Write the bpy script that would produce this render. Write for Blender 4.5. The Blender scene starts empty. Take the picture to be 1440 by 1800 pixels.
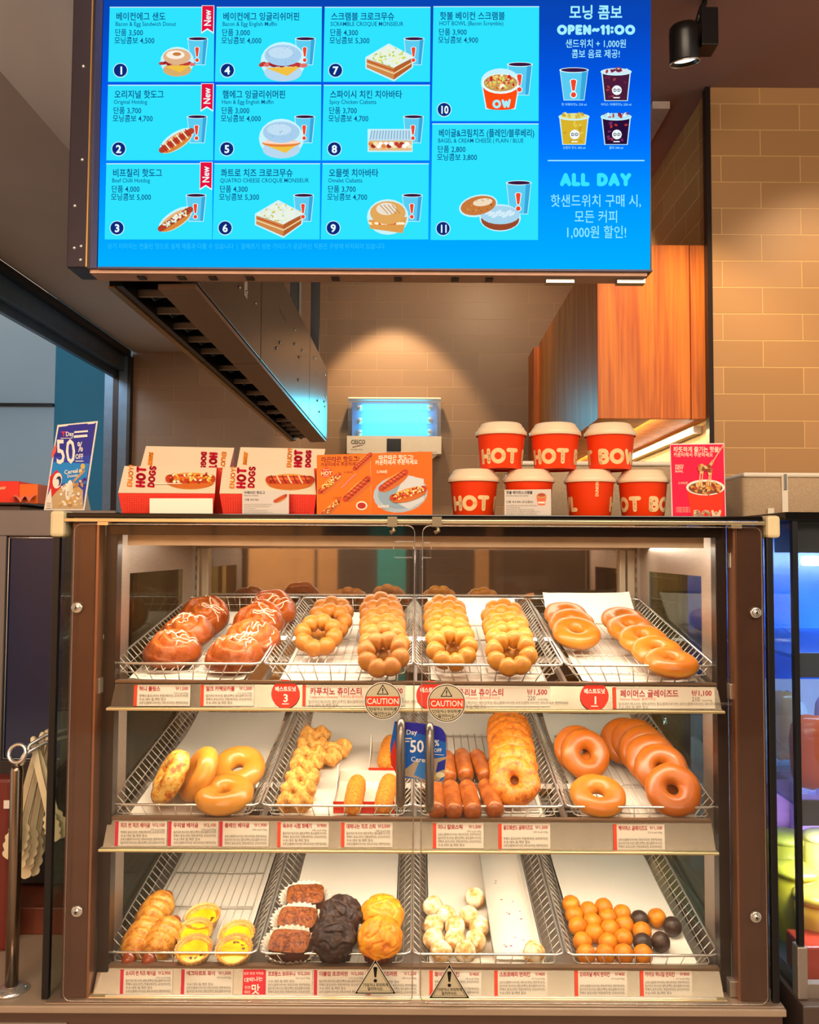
import bpy, math, random
from mathutils import Vector, Matrix, Euler, noise

SC = bpy.context.scene
COL = SC.collection
PI = math.pi
rad = math.radians
random.seed(7)

# ------------------------------------------------------------------ camera, world, big lights, exposure
CZ = 1.335                      # eye height above the shop floor
CY = -1.40                      # the lens stands 1.4 m before the case doors (doors at Y = 0)
F = 1440.0
PITCH, ROLL, SX = math.atan(67 / F), rad(0.3), -15 / F
CR = Euler((PI / 2 + PITCH, 0, 0)).to_matrix() @ Matrix.Rotation(ROLL, 3, 'Z')
CL = Vector((0, CY, CZ))
cam = bpy.data.cameras.new('camera')
cam.sensor_fit = 'HORIZONTAL'; cam.sensor_width = 36; cam.lens = 36
cam.shift_x = SX; cam.clip_start = 0.02
co = bpy.data.objects.new('camera', cam); COL.objects.link(co)
co.matrix_world = Matrix.Translation(CL) @ CR.to_4x4()
SC.camera = co
SC.view_settings.view_transform = 'Standard'
SC.view_settings.look = 'None'
SC.view_settings.exposure = 0.0
SC.view_settings.gamma = 1.0
SC.view_settings.use_curve_mapping = False
SC.cycles.max_bounces = 10; SC.cycles.transparent_max_bounces = 16
SC.cycles.sample_clamp_indirect = 4.0
SC.cycles.caustics_reflective = False; SC.cycles.caustics_refractive = False

world = bpy.data.worlds.new('world'); SC.world = world; world.use_nodes = True
bg = world.node_tree.nodes['Background']
bg.inputs[0].default_value = (1.0, 0.86, 0.74, 1); bg.inputs[1].default_value = 0.9

def area(name, loc, target, sx, sy, power, col, spread=180):
    l = bpy.data.lights.new(name, 'AREA'); l.shape = 'RECTANGLE'; l.size = sx; l.size_y = sy
    l.energy = power; l.color = col; l.spread = rad(spread)
    o = bpy.data.objects.new(name, l); COL.objects.link(o); o.location = loc
    o.rotation_euler = (Vector(target) - Vector(loc)).to_track_quat('-Z', 'Y').to_euler()
    return o
def spot(name, loc, target, power, col, angle=60, blend=0.5, r=0.04):
    l = bpy.data.lights.new(name, 'SPOT'); l.energy = power; l.color = col
    l.spot_size = rad(angle); l.spot_blend = blend; l.shadow_soft_size = r
    o = bpy.data.objects.new(name, l); COL.objects.link(o); o.location = loc
    o.rotation_euler = (Vector(target) - Vector(loc)).to_track_quat('-Z', 'Y').to_euler()
    return o
WARM = (1.0, 0.72, 0.42); WARMW = (1.0, 0.84, 0.66); LEDC = (1.0, 0.90, 0.77); COOL = (0.65, 0.85, 1.0)
area('shop_ceiling_light', (0.2, -1.5, 3.08), (0, 0.1, 1.5), 2.2, 0.5, 40, WARMW)
area('front_fill', (0, -3.6, 2.75), (0, 0.2, 1.25), 4.2, 0.9, 110, WARMW)  # added fill behind the camera for frontal and ambient light, no known lamp
area('left_hall_fill', (-2.6, 2.0, 2.9), (-3.2, 3.6, 1.4), 0.9, 0.9, 22, COOL)  # added to light the teal wall, no lamp seen there
spot('back_wall_downlight', (-0.16, 2.95, 3.05), (-0.16, 3.50, 1.75), 90, WARM, 66, 0.35)
area('front_wall_fill', (-1.6, -3.5, 3.05), (-1.6, -4.6, 1.5), 3.0, .3, 240, WARMW)  # added out of view to brighten the wall mirrored in the rear panes
spot('alcove_downlight', (0.45, 2.5, 3.08), (0.25, 3.5, 2.35), 20, WARM, 110, 0.8)
spot('alcove_wall_downlight', (0.86, 2.55, 3.08), (1.1, 2.7, 2.25), 26, WARM, 80, 0.7)
spot('right_wall_downlight', (1.72, 0.95, 3.08), (1.62, 1.7, 1.55), 75, WARM, 84, 0.8)
spot('soffit_downlight', (-0.75, -0.6, 3.05), (-0.95, 1.2, 2.3), 10, (1, .85, .75), 90, 0.9)

# ------------------------------------------------------------------ pixels to places
def ray(px, py):
    return CR @ Vector(((px - 720) / F + SX, -(py - 900) / F, -1))
def P(px, py, Y):
    d = ray(px, py); return CL + d * ((Y - CY) / d.y)
def PX(px, py, X):
    d = ray(px, py); return CL + d * (X / d.x)
def PZ(px, py, Z):
    d = ray(px, py); return CL + d * ((Z - CZ) / d.z)
def PP(px, py, p0, n):
    d = ray(px, py); return CL + d * ((p0 - CL).dot(n) / d.dot(n))

# ------------------------------------------------------------------ materials
def lin(h):
    if not isinstance(h, str): return tuple(h)[:3]
    h = h.lstrip('#'); v = [int(h[i:i + 2], 16) / 255 for i in (0, 2, 4)]
    return tuple(c / 12.92 if c <= .04045 else ((c + .055) / 1.055) ** 2.4 for c in v)
MATS = {}
def _new(name):
    m = bpy.data.materials.new(name); m.use_nodes = True
    return m, m.node_tree, m.node_tree.nodes['Principled BSDF']
def node(t, kind, **kw):
    n = t.nodes.new(kind)
    for k, v in kw.items(): setattr(n, k, v)
    return n
def mat(name, col, rough=.5, metal=0., var=.06, scale=30., bump=0., spec=.5, coat=0., aniso=None):
    """plain surface with a little procedural mottling"""
    if name in MATS: return MATS[name]
    m, t, b = _new(name); c = lin(col)
    b.inputs['Roughness'].default_value = rough; b.inputs['Metallic'].default_value = metal
    b.inputs['Specular IOR Level'].default_value = spec; b.inputs['Coat Weight'].default_value = coat
    b.inputs['Coat Roughness'].default_value = .15
    tc = node(t, 'ShaderNodeTexCoord'); mp = node(t, 'ShaderNodeMapping')
    if aniso: mp.inputs['Scale'].default_value = aniso
    nz = node(t, 'ShaderNodeTexNoise'); nz.inputs['Scale'].default_value = scale; nz.inputs['Detail'].default_value = 4
    t.links.new(tc.outputs['Object'], mp.inputs[0]); t.links.new(mp.outputs[0], nz.inputs['Vector'])
    rp = node(t, 'ShaderNodeValToRGB')
    rp.color_ramp.elements[0].position = .3; rp.color_ramp.elements[1].position = .7
    rp.color_ramp.elements[0].color = tuple(x * (1 - var) for x in c) + (1,)
    rp.color_ramp.elements[1].color = tuple(min(1, x * (1 + var)) for x in c) + (1,)
    t.links.new(nz.outputs['Fac'], rp.inputs[0]); t.links.new(rp.outputs[0], b.inputs['Base Color'])
    if bump:
        bp = node(t, 'ShaderNodeBump'); bp.inputs['Strength'].default_value = bump; bp.inputs['Distance'].default_value = .002
        t.links.new(nz.outputs['Fac'], bp.inputs['Height']); t.links.new(bp.outputs[0], b.inputs['Normal'])
    MATS[name] = m; return m
def pm(h, rough=.55):
    """a printed ink"""
    n = 'ink_' + h.lstrip('#') + ('' if rough == .55 else '_%d' % int(rough * 100))
    if n in MATS: return MATS[n]
    m, t, b = _new(n); b.inputs['Base Color'].default_value = lin(h) + (1,); b.inputs['Roughness'].default_value = rough
    b.inputs['Specular IOR Level'].default_value = .25
    MATS[n] = m; return m
def em(h, s=1.0):
    """a lit colour of a screen or lamp"""
    n = 'lit_%s_%g' % (h.lstrip('#'), s)
    if n in MATS: return MATS[n]
    m, t, b = _new(n); t.nodes.remove(b)
    e = node(t, 'ShaderNodeEmission'); e.inputs[0].default_value = lin(h) + (1,); e.inputs[1].default_value = s
    t.links.new(e.outputs[0], t.nodes['Material Output'].inputs[0]); MATS[n] = m; return m
def clear(name, tint='#ffffff', refl=.10, rough=.02, edge=.5):
    """clear sheet: lets light through, mirrors a little, more at a slant"""
    if name in MATS: return MATS[name]
    m, t, b = _new(name); t.nodes.remove(b)
    tr = node(t, 'ShaderNodeBsdfTransparent'); tr.inputs[0].default_value = lin(tint) + (1,)
    gl = node(t, 'ShaderNodeBsdfGlossy'); gl.inputs['Roughness'].default_value = rough
    lw = node(t, 'ShaderNodeLayerWeight'); lw.inputs['Blend'].default_value = .25
    mr = node(t, 'ShaderNodeMapRange'); mr.inputs['To Min'].default_value = refl; mr.inputs['To Max'].default_value = edge
    mx = node(t, 'ShaderNodeMixShader')
    t.links.new(lw.outputs['Facing'], mr.inputs['Value']); t.links.new(mr.outputs[0], mx.inputs[0])
    t.links.new(tr.outputs[0], mx.inputs[1]); t.links.new(gl.outputs[0], mx.inputs[2])
    t.links.new(mx.outputs[0], t.nodes['Material Output'].inputs[0]); MATS[name] = m; return m
def tinted(name, col, alpha=.5, rough=.15, emit=0.):
    """coloured translucent plastic"""
    if name in MATS: return MATS[name]
    m, t, b = _new(name); b.inputs['Base Color'].default_value = lin(col) + (1,)
    b.inputs['Alpha'].default_value = alpha; b.inputs['Roughness'].default_value = rough
    MATS[name] = m; return m
def deep(c):
    r, g, b_ = lin(c); return (r ** 1.14 * .95, g ** 1.13 * .88, b_ ** 1.2 * .72)
def food(name, cols, scale=60., rough=.45, bump=.25, coat=0., dist=.002, zband=None, detail=6., spec=.4, sss=0.12):
    """baked crust: colours mixed by noise; zband = (z0, z1, colours) bakes rings of colour by height on the crust"""
    if name in MATS: return MATS[name]
    m, t, b = _new(name); b.inputs['Roughness'].default_value = rough
    b.inputs['Coat Weight'].default_value = coat; b.inputs['Coat Roughness'].default_value = .2
    b.inputs['Specular IOR Level'].default_value = spec
    tc = node(t, 'ShaderNodeTexCoord'); nz = node(t, 'ShaderNodeTexNoise')
    nz.inputs['Scale'].default_value = scale; nz.inputs['Detail'].default_value = detail; nz.inputs['Roughness'].default_value = .62
    t.links.new(tc.outputs['Object'], nz.inputs['Vector'])
    rp = node(t, 'ShaderNodeValToRGB'); el = rp.color_ramp.elements
    n = len(cols); cols = [deep(c) for c in cols]
    for i, c in enumerate(cols):
        p = .3 + .4 * i / max(1, n - 1)
        e = el[i] if i < 2 else el.new(p)
        e.position = p; e.color = lin(c) + (1,)
    t.links.new(nz.outputs['Fac'], rp.inputs[0]); out = rp.outputs[0]
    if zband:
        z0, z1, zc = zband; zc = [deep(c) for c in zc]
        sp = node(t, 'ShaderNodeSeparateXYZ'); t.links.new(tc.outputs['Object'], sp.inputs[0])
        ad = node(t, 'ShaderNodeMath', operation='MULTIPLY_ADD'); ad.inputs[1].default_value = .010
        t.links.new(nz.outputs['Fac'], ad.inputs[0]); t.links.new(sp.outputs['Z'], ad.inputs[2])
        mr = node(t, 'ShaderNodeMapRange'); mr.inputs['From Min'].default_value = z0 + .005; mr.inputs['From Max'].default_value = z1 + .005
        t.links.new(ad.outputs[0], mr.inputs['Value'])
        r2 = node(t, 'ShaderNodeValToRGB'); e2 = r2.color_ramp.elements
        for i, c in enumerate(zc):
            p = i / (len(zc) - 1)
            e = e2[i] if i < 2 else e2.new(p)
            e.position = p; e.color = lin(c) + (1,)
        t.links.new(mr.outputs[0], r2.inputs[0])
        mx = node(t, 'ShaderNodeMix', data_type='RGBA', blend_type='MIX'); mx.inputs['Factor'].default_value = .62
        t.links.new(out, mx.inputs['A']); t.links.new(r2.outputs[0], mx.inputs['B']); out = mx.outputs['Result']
    t.links.new(out, b.inputs['Base Color'])
    if bump:
        bp = node(t, 'ShaderNodeBump'); bp.inputs['Strength'].default_value = bump; bp.inputs['Distance'].default_value = dist
        t.links.new(nz.outputs['Fac'], bp.inputs['Height']); t.links.new(bp.outputs[0], b.inputs['Normal'])
    MATS[name] = m; return m
def tile(name, c1, c2, grout, bw=.306, bh=.103, axis='X', rough=.42, off=(0, 0), mortar=.0022):
    if name in MATS: return MATS[name]
    m, t, b = _new(name); b.inputs['Roughness'].default_value = rough
    tc = node(t, 'ShaderNodeTexCoord'); sp = node(t, 'ShaderNodeSeparateXYZ'); cb = node(t, 'ShaderNodeCombineXYZ')
    t.links.new(tc.outputs['Object'], sp.inputs[0])
    t.links.new(sp.outputs[axis], cb.inputs['X']); t.links.new(sp.outputs['Z'], cb.inputs['Y'])
    mp = node(t, 'ShaderNodeMapping'); mp.inputs['Location'].default_value = (off[0], off[1], 0)
    t.links.new(cb.outputs[0], mp.inputs[0])
    br = node(t, 'ShaderNodeTexBrick'); br.offset = .5
    br.inputs['Scale'].default_value = 1; br.inputs['Brick Width'].default_value = bw; br.inputs['Row Height'].default_value = bh
    br.inputs['Mortar Size'].default_value = mortar; br.inputs['Mortar Smooth'].default_value = .3
    br.inputs['Color1'].default_value = lin(c1) + (1,); br.inputs['Color2'].default_value = lin(c2) + (1,)
    br.inputs['Mortar'].default_value = lin(grout) + (1,)
    t.links.new(mp.outputs[0], br.inputs['Vector']); t.links.new(br.outputs['Color'], b.inputs['Base Color'])
    bp = node(t, 'ShaderNodeBump'); bp.invert = True; bp.inputs['Strength'].default_value = .7; bp.inputs['Distance'].default_value = .003
    t.links.new(br.outputs['Fac'], bp.inputs['Height']); t.links.new(bp.outputs[0], b.inputs['Normal'])
    MATS[name] = m; return m
def wood(name, c1, c2, sc=(6, 6, .55), rough=.4):
    if name in MATS: return MATS[name]
    m, t, b = _new(name); b.inputs['Roughness'].default_value = rough
    tc = node(t, 'ShaderNodeTexCoord'); mp = node(t, 'ShaderNodeMapping'); mp.inputs['Scale'].default_value = sc
    t.links.new(tc.outputs['Object'], mp.inputs[0])
    n1 = node(t, 'ShaderNodeTexNoise'); n1.inputs['Scale'].default_value = 1.3; n1.inputs['Detail'].default_value = 3; n1.inputs['Distortion'].default_value = .6
    t.links.new(mp.outputs[0], n1.inputs['Vector'])
    ml = node(t, 'ShaderNodeMath', operation='MULTIPLY'); ml.inputs[1].default_value = 26
    sn = node(t, 'ShaderNodeMath', operation='SINE')
    t.links.new(n1.outputs['Fac'], ml.inputs[0]); t.links.new(ml.outputs[0], sn.inputs[0])
    n2 = node(t, 'ShaderNodeTexNoise'); n2.inputs['Scale'].default_value = 30; n2.inputs['Detail'].default_value = 6
    m2 = node(t, 'ShaderNodeMapping'); m2.inputs['Scale'].default_value = (sc[0] * .7, sc[1] * .7, sc[2] * .2)
    t.links.new(tc.outputs['Object'], m2.inputs[0]); t.links.new(m2.outputs[0], n2.inputs['Vector'])
    ad = node(t, 'ShaderNodeMath', operation='MULTIPLY_ADD'); ad.inputs[1].default_value = .16
    t.links.new(sn.outputs[0], ad.inputs[0]); t.links.new(n2.outputs['Fac'], ad.inputs[2])
    rp = node(t, 'ShaderNodeValToRGB'); rp.color_ramp.elements[0].position = .25; rp.color_ramp.elements[1].position = .75
    rp.color_ramp.elements[0].color = lin(c1) + (1,); rp.color_ramp.elements[1].color = lin(c2) + (1,)
    t.links.new(ad.outputs[0], rp.inputs[0]); t.links.new(rp.outputs[0], b.inputs['Base Color'])
    MATS[name] = m; return m

STEEL = mat('brushed_steel', '#c9c2b6', .27, 1., .08, 60, 0, aniso=(1, 30, 30))
STEELS = mat('satin_steel_sheet', '#b5a99c', .42, .85, .08, 40, 0, aniso=(30, 2, 2))
CHROME = mat('chrome', '#dedad2', .16, .8, .02, 10)
WIRE = mat('wire_steel', '#cfc6b8', .30, .55, .05, 40)
BLACK = mat('black_trim', '#0c0a0a', .35, 0, .1, 20)
DARKM = mat('dark_bronze_metal', '#2c221f', .33, .6, .08, 40)
PAPER = mat('white_parchment', '#e8ddcb', .6, 0, .04, 9, .15)
WHITEP = mat('white_plastic', '#e9e0d2', .38, 0, .03, 20)
BEIGEP = mat('beige_rubber', '#dccb9c', .5, 0, .04, 20)
GLASS = clear('clear_glass', '#f4faf6', .05, .01, .35)
ACRY = clear('acrylic_sheet', '#fdfcf9', .016, .03, .16)
BACKGL = clear('rear_glass', '#d6c8b4', .42, .03, .6)

# ------------------------------------------------------------------ mesh collecting
class MB:
    def __init__(self):
        self.v = []; self.f = []; self.fm = []; self.fs = []; self.ms = []
    def mi(self, m):
        if m not in self.ms: self.ms.append(m)
        return self.ms.index(m)
    def add(self, vs, fs, m, smooth=False, M=None):
        o = len(self.v); k = self.mi(m)
        for p in vs:
            p = Vector(p); self.v.append(M @ p if M is not None else p)
        for f in fs:
            self.f.append([i + o for i in f]); self.fm.append(k); self.fs.append(smooth)
        return self
    def quad(self, a, b, c, d, m): return self.add([a, b, c, d], [(0, 1, 2, 3)], m)
    def box(self, lo, hi, m, M=None):
        x0, y0, z0 = lo; x1, y1, z1 = hi
        vs = [(x0, y0, z0), (x1, y0, z0), (x1, y1, z0), (x0, y1, z0), (x0, y0, z1), (x1, y0, z1), (x1, y1, z1), (x0, y1, z1)]
        return self.add(vs, [(0, 3, 2, 1), (4, 5, 6, 7), (0, 1, 5, 4), (1, 2, 6, 5), (2, 3, 7, 6), (3, 0, 4, 7)], m, False, M)
    def slab(self, pts, off, m):
        """flat outline with thickness OFF (a vector)"""
        off = Vector(off); n = len(pts); pts = [Vector(p) for p in pts]
        vs = pts + [p + off for p in pts]
        fs = [tuple(range(n)), tuple(range(2 * n - 1, n - 1, -1))] + [(i, i + n, (i + 1) % n + n, (i + 1) % n) for i in range(n)]
        return self.add(vs, fs, m)
    def tube(self, path, r, m, n=6, closed=False, caps=True, smooth=True, M=None):
        path = [Vector(p) for p in path]; k = len(path); vs = []; fs = []
        up = None
        for i, p in enumerate(path):
            a = path[(i - 1) % k] if (closed or i) else p
            b = path[(i + 1) % k] if (closed or i < k - 1) else p
            t = (b - a).normalized() if (b - a).length > 1e-9 else Vector((0, 0, 1))
            if up is None: up = Vector((0, 0, 1)) if abs(t.z) < .9 else Vector((1, 0, 0))
            s = t.cross(up)
            if s.length < 1e-6: s = t.orthogonal()
            s.normalize(); u = s.cross(t).normalized(); up = u
            rr = r(i / max(1, k - 1)) if callable(r) else r
            for j in range(n):
                w = 2 * PI * j / n
                vs.append(p + s * (rr * math.cos(w)) + u * (rr * math.sin(w)))
        for i in range(k if closed else k - 1):
            i2 = (i + 1) % k
            for j in range(n):
                j2 = (j + 1) % n
                fs.append((i * n + j, i * n + j2, i2 * n + j2, i2 * n + j))
        if caps and not closed:
            fs.append(tuple(range(n - 1, -1, -1))); fs.append(tuple((k - 1) * n + j for j in range(n)))
        return self.add(vs, fs, m, smooth, M)
    def lathe(self, prof, m, n=32, M=None, smooth=True, f=None):
        """prof: (r, z) pairs from the bottom up; f(r, z, angle) may change the point"""
        vs = []; fs = []; k = len(prof)
        for (r, z) in prof:
            for j in range(n):
                w = 2 * PI * j / n
                p = f(r, z, w) if f else (r * math.cos(w), r * math.sin(w), z)
                vs.append(p)
        for i in range(k - 1):
            for j in range(n):
                j2 = (j + 1) % n
                fs.append((i * n + j, i * n + j2, (i + 1) * n + j2, (i + 1) * n + j))
        return self.add(vs, fs, m, smooth, M)
    def surf(self, fn, nu, nv, m, cu=True, cv=True, M=None):
        vs = [fn(i / (nu if cu else nu - 1), j / (nv if cv else nv - 1)) for i in range(nu) for j in range(nv)]
        fs = []
        for i in range(nu if cu else nu - 1):
            for j in range(nv if cv else nv - 1):
                fs.append((i * nv + j, ((i + 1) % nu) * nv + j, ((i + 1) % nu) * nv + (j + 1) % nv, i * nv + (j + 1) % nv))
        return self.add(vs, fs, m, True, M)
    def ball(self, c, r, m, n=16, f=None, M=None):
        """r: number or (rx, ry, rz)"""
        if not isinstance(r, (tuple, list)): r = (r, r, r)
        c = Vector(c); nv = n // 2 + 1; vs = []; fs = []
        for i in range(nv):
            a = PI * i / (nv - 1) - PI / 2
            for j in range(n):
                w = 2 * PI * j / n
                d = Vector((math.cos(a) * math.cos(w), math.cos(a) * math.sin(w), math.sin(a)))
                k = f(d) if f else 1
                vs.append(c + Vector((d.x * r[0], d.y * r[1], d.z * r[2])) * k)
        for i in range(nv - 1):
            for j in range(n):
                fs.append((i * n + j, i * n + (j + 1) % n, (i + 1) * n + (j + 1) % n, (i + 1) * n + j))
        return self.add(vs, fs, m, True, M)
    def build(self, name, parent=None, local=False, origin='base', bevel=0.):
        me = bpy.data.meshes.new(name); vs = self.v
        loc = Vector((0, 0, 0))
        if not local and origin == 'base' and vs:
            xs = [p.x for p in vs]; ys = [p.y for p in vs]; zs = [p.z for p in vs]
            loc = Vector(((min(xs) + max(xs)) / 2, (min(ys) + max(ys)) / 2, min(zs)))
        elif isinstance(origin, Vector): loc = origin
        me.from_pydata([tuple(p - loc) for p in vs], [], self.f)
        for m in self.ms: me.materials.append(m)
        me.polygons.foreach_set('material_index', self.fm); me.polygons.foreach_set('use_smooth', self.fs)
        me.update()
        o = bpy.data.objects.new(name, me); COL.objects.link(o); o.location = loc
        if parent is not None:
            o.parent = parent
            if not local: o.matrix_parent_inverse = wm(parent).inverted()
        if bevel:
            md = o.modifiers.new('edge', 'BEVEL'); md.width = bevel; md.segments = 2; md.limit_method = 'ANGLE'; md.angle_limit = rad(40)
            md.harden_normals = False
        return o
def wm(o):
    """world matrix without waiting for the scene to update"""
    m = o.matrix_basis.copy()
    if o.parent is not None: m = wm(o.parent) @ o.matrix_parent_inverse @ m
    return m
def tag(o, label, cat, group=None, kind=None):
    o['label'] = label; o['category'] = cat
    if group: o['group'] = group
    if kind: o['kind'] = kind
    return o
def thing(name, label, cat, loc=(0, 0, 0), group=None):
    o = bpy.data.objects.new(name, None); COL.objects.link(o); o.location = loc; o.empty_display_size = .05
    return tag(o, label, cat, group)
def struct(name, mb, bevel=0.):
    o = mb.build(name, origin=None, bevel=bevel); o['kind'] = 'structure'; return o
def copy_tree(o, M=None, parent=None):
    c = o.copy(); COL.objects.link(c)
    if parent is not None:
        c.parent = parent; c.matrix_parent_inverse = o.matrix_parent_inverse.copy()
    if M is not None: c.matrix_basis = M
    for ch in list(o.children): copy_tree(ch, None, c)
    return c

# ------------------------------------------------------------------ lettering and flat printing
_TXT = {}
def text_mesh(s, off=0., res=2):
    k = (s, off, res)
    if k in _TXT: return _TXT[k]
    cu = bpy.data.curves.new('lettering', 'FONT'); cu.body = s; cu.resolution_u = res; cu.offset = off; cu.fill_mode = 'FRONT'
    o = bpy.data.objects.new('lettering', cu); me = o.to_mesh()
    vs = [(v.co.x, v.co.y) for v in me.vertices]; fs = [tuple(p.vertices) for p in me.polygons]
    o.to_mesh_clear(); bpy.data.objects.remove(o); bpy.data.curves.remove(cu)
    w = max([x for x, y in vs] or [0])
    _TXT[k] = (vs, fs, w); return _TXT[k]
def arc(cx, cy, rx, ry, a0, a1, n=10):
    return [(cx + rx * math.cos(rad(a0 + (a1 - a0) * i / n)), cy + ry * math.sin(rad(a0 + (a1 - a0) * i / n))) for i in range(n + 1)]
GLYPH = {   # fat rounded capitals: (width, strokes)
 'H': (.72, [[(0, 0), (0, 1)], [(.72, 0), (.72, 1)], [(0, .5), (.72, .5)]]),
 'O': (1.0, [arc(.5, .5, .5, .5, 0, 360, 20)]), '0': (1.0, [arc(.5, .5, .5, .5, 0, 360, 20)]),
 'T': (.76, [[(0, 1), (.76, 1)], [(.38, 1), (.38, 0)]]),
 'B': (.6, [[(0, 0), (0, 1), (.3, 1)] + arc(.32, .76, .25, .24, 90, -90, 6) + [(0, .52)], arc(.34, .26, .28, .26, 90, -90, 6) + [(0, 0)]]),
 'W': (1.1, [[(0, 1), (.28, 0), (.55, .8), (.82, 0), (1.1, 1)]]),
 'L': (.5, [[(0, 1), (0, 0), (.5, 0)]]), 'E': (.55, [[(.55, 1), (0, 1), (0, 0), (.55, 0)], [(0, .5), (.45, .5)]]),
 'N': (.72, [[(0, 0), (0, 1), (.72, 0), (.72, 1)]]), 'J': (.45, [[(.45, 1), (.45, .25)] + arc(.2, .22, .25, .22, 0, -150, 6)]),
 'Y': (.75, [[(0, 1), (.375, .5), (.75, 1)], [(.375, .5), (.375, 0)]]), '!': (.05, [[(.02, 1), (.02, .4)], [(.02, 0), (.02, .02)]]),
 'D': (.75, [[(0, 0), (0, 1), (.25, 1)] + arc(.25, .5, .5, .5, 90, -90, 10) + [(0, 0)]]),
 'G': (.9, [arc(.5, .5, .5, .5, 50, 330, 14) + [(.92, .45), (.6, .45)]]),
 'S': (.6, [arc(.3, .75, .3, .25, 30, 250, 8) + arc(.3, .25, .3, .25, 80, -150, 8)]),
 'U': (.65, [[(0, 1), (0, .3)] + arc(.325, .3, .325, .3, 180, 360, 8) + [(.65, 1)]]),
 'K': (.62, [[(0, 0), (0, 1)], [(.6, 1), (.05, .48)], [(.2, .6), (.62, 0)]]), 'I': (.05, [[(.02, 0), (.02, 1)]]),
 'P': (.58, [[(0, 0), (0, 1), (.3, 1)] + arc(.3, .72, .28, .28, 90, -90, 6) + [(0, .44)]]),
 'A': (.8, [[(0, 0), (.4, 1), (.8, 0)], [(.18, .3), (.62, .3)]]), '1': (.2, [[(0, .85), (.2, 1), (.2, 0)]]),
 ':': (.05, [[(.02, .2), (.02, .22)], [(.02, .75), (.02, .77)]]), '~': (.7, [[(0, .4), (.15, .55), (.35, .5), (.55, .4), (.7, .55)]]),
 "'": (.05, [[(.04, 1), (0, .8)]]), ' ': (.25, [])}
def glyph_width(s, w): return sum(GLYPH[c][0] + w * 1.25 for c in s) - w * .25
class Art:
    """prints flat shapes onto a surface; fn(u, v, lift) gives the place of a printed point"""
    def __init__(self, fn, mb=None, step=.0003):
        self.fn = fn; self.mb = mb or MB(); self.step = step
    def pt(self, p, l): return self.fn(p[0], p[1], l * self.step)
    def poly(self, pts, m, l=1):
        pts = [self.pt(p, l) for p in pts]
        self.mb.add(pts, [tuple(range(len(pts)))], m); return self
    def rect(self, x0, y0, x1, y1, m, l=1): return self.poly([(x0, y0), (x1, y0), (x1, y1), (x0, y1)], m, l)
    def ell(self, cx, cy, rx, ry, m, l=1, rot=0, n=20, a0=0, a1=360):
        c, s = math.cos(rad(rot)), math.sin(rad(rot)); q = []
        full = abs(a1 - a0) >= 360
        for i in range(n if full else n + 1):
            a = rad(a0 + (a1 - a0) * i / n); x, y = rx * math.cos(a), ry * math.sin(a)
            q.append((cx + x * c - y * s, cy + x * s + y * c))
        return self.poly(q, m, l)
    def line(self, pts, w, m, l=1, closed=False, caps=True, sub=None):
        if closed: pts = list(pts) + [pts[0]]
        if sub:
            q = [pts[0]]
            for a, b in zip(pts, pts[1:]):
                k = max(1, int(math.hypot(b[0] - a[0], b[1] - a[1]) / sub))
                q += [(a[0] + (b[0] - a[0]) * i / k, a[1] + (b[1] - a[1]) * i / k) for i in range(1, k + 1)]
            pts = q
        for a, b in zip(pts, pts[1:]):
            dx, dy = b[0] - a[0], b[1] - a[1]; d = math.hypot(dx, dy) or 1
            nx, ny = -dy / d * w / 2, dx / d * w / 2
            self.poly([(a[0] + nx, a[1] + ny), (b[0] + nx, b[1] + ny), (b[0] - nx, b[1] - ny), (a[0] - nx, a[1] - ny)], m, l)
        if caps:
            for p in pts: self.ell(p[0], p[1], w / 2, w / 2, m, l, n=10)
        return self
    def text(self, s, x, y, size, m, l=1, align='l', bold=0., sx=1., rot=0, res=2, flip=1):
        """baseline at (x, y); v grows downward on printed sheets"""
        vs, fs, w = text_mesh(s, bold, res)
        o = {'l': 0, 'c': -w / 2, 'r': -w}[align]; c, sn = math.cos(rad(rot)), math.sin(rad(rot)); q = []
        for (a, b) in vs:
            a, b = (a + o) * size * sx, -b * size * flip
            q.append(self.pt((x + a * c - b * sn, y + a * sn + b * c), l))
        self.mb.add(q, fs, m); return self
    def fat(self, s, x, y, h, w, m, l=1, align='l', rot=0, sx=1., gap=1.25, flip=1, sub=None):
        """fat rounded capitals; h = height between stroke centres, w = stroke width"""
        k = w / h; tot = (sum(GLYPH[c][0] * sx + k * gap for c in s) - k * (gap - 1)) * h
        cx = {'l': 0, 'c': -tot / 2, 'r': -tot}[align] + w / 2
        c, sn = math.cos(rad(rot)), math.sin(rad(rot))
        for ch in s:
            gw, st = GLYPH[ch]
            for poly in st:
                q = []
                for (a, b) in poly:
                    a, b = cx + a * h * sx, -b * h * flip
                    q.append((x + a * c - b * sn, y + a * sn + b * c))
                self.line(q, w, m, l, sub=sub)
            cx += gw * h * sx + w * gap
        return self
def plane_fn(p0, n):
    """printed sheet on the plane through p0; n looks toward the viewer; points are given as seen in the photo"""
    n = n.normalized()
    def fn(u, v, lift): return PP(u, v, p0, n) + n * lift
    return fn
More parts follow.
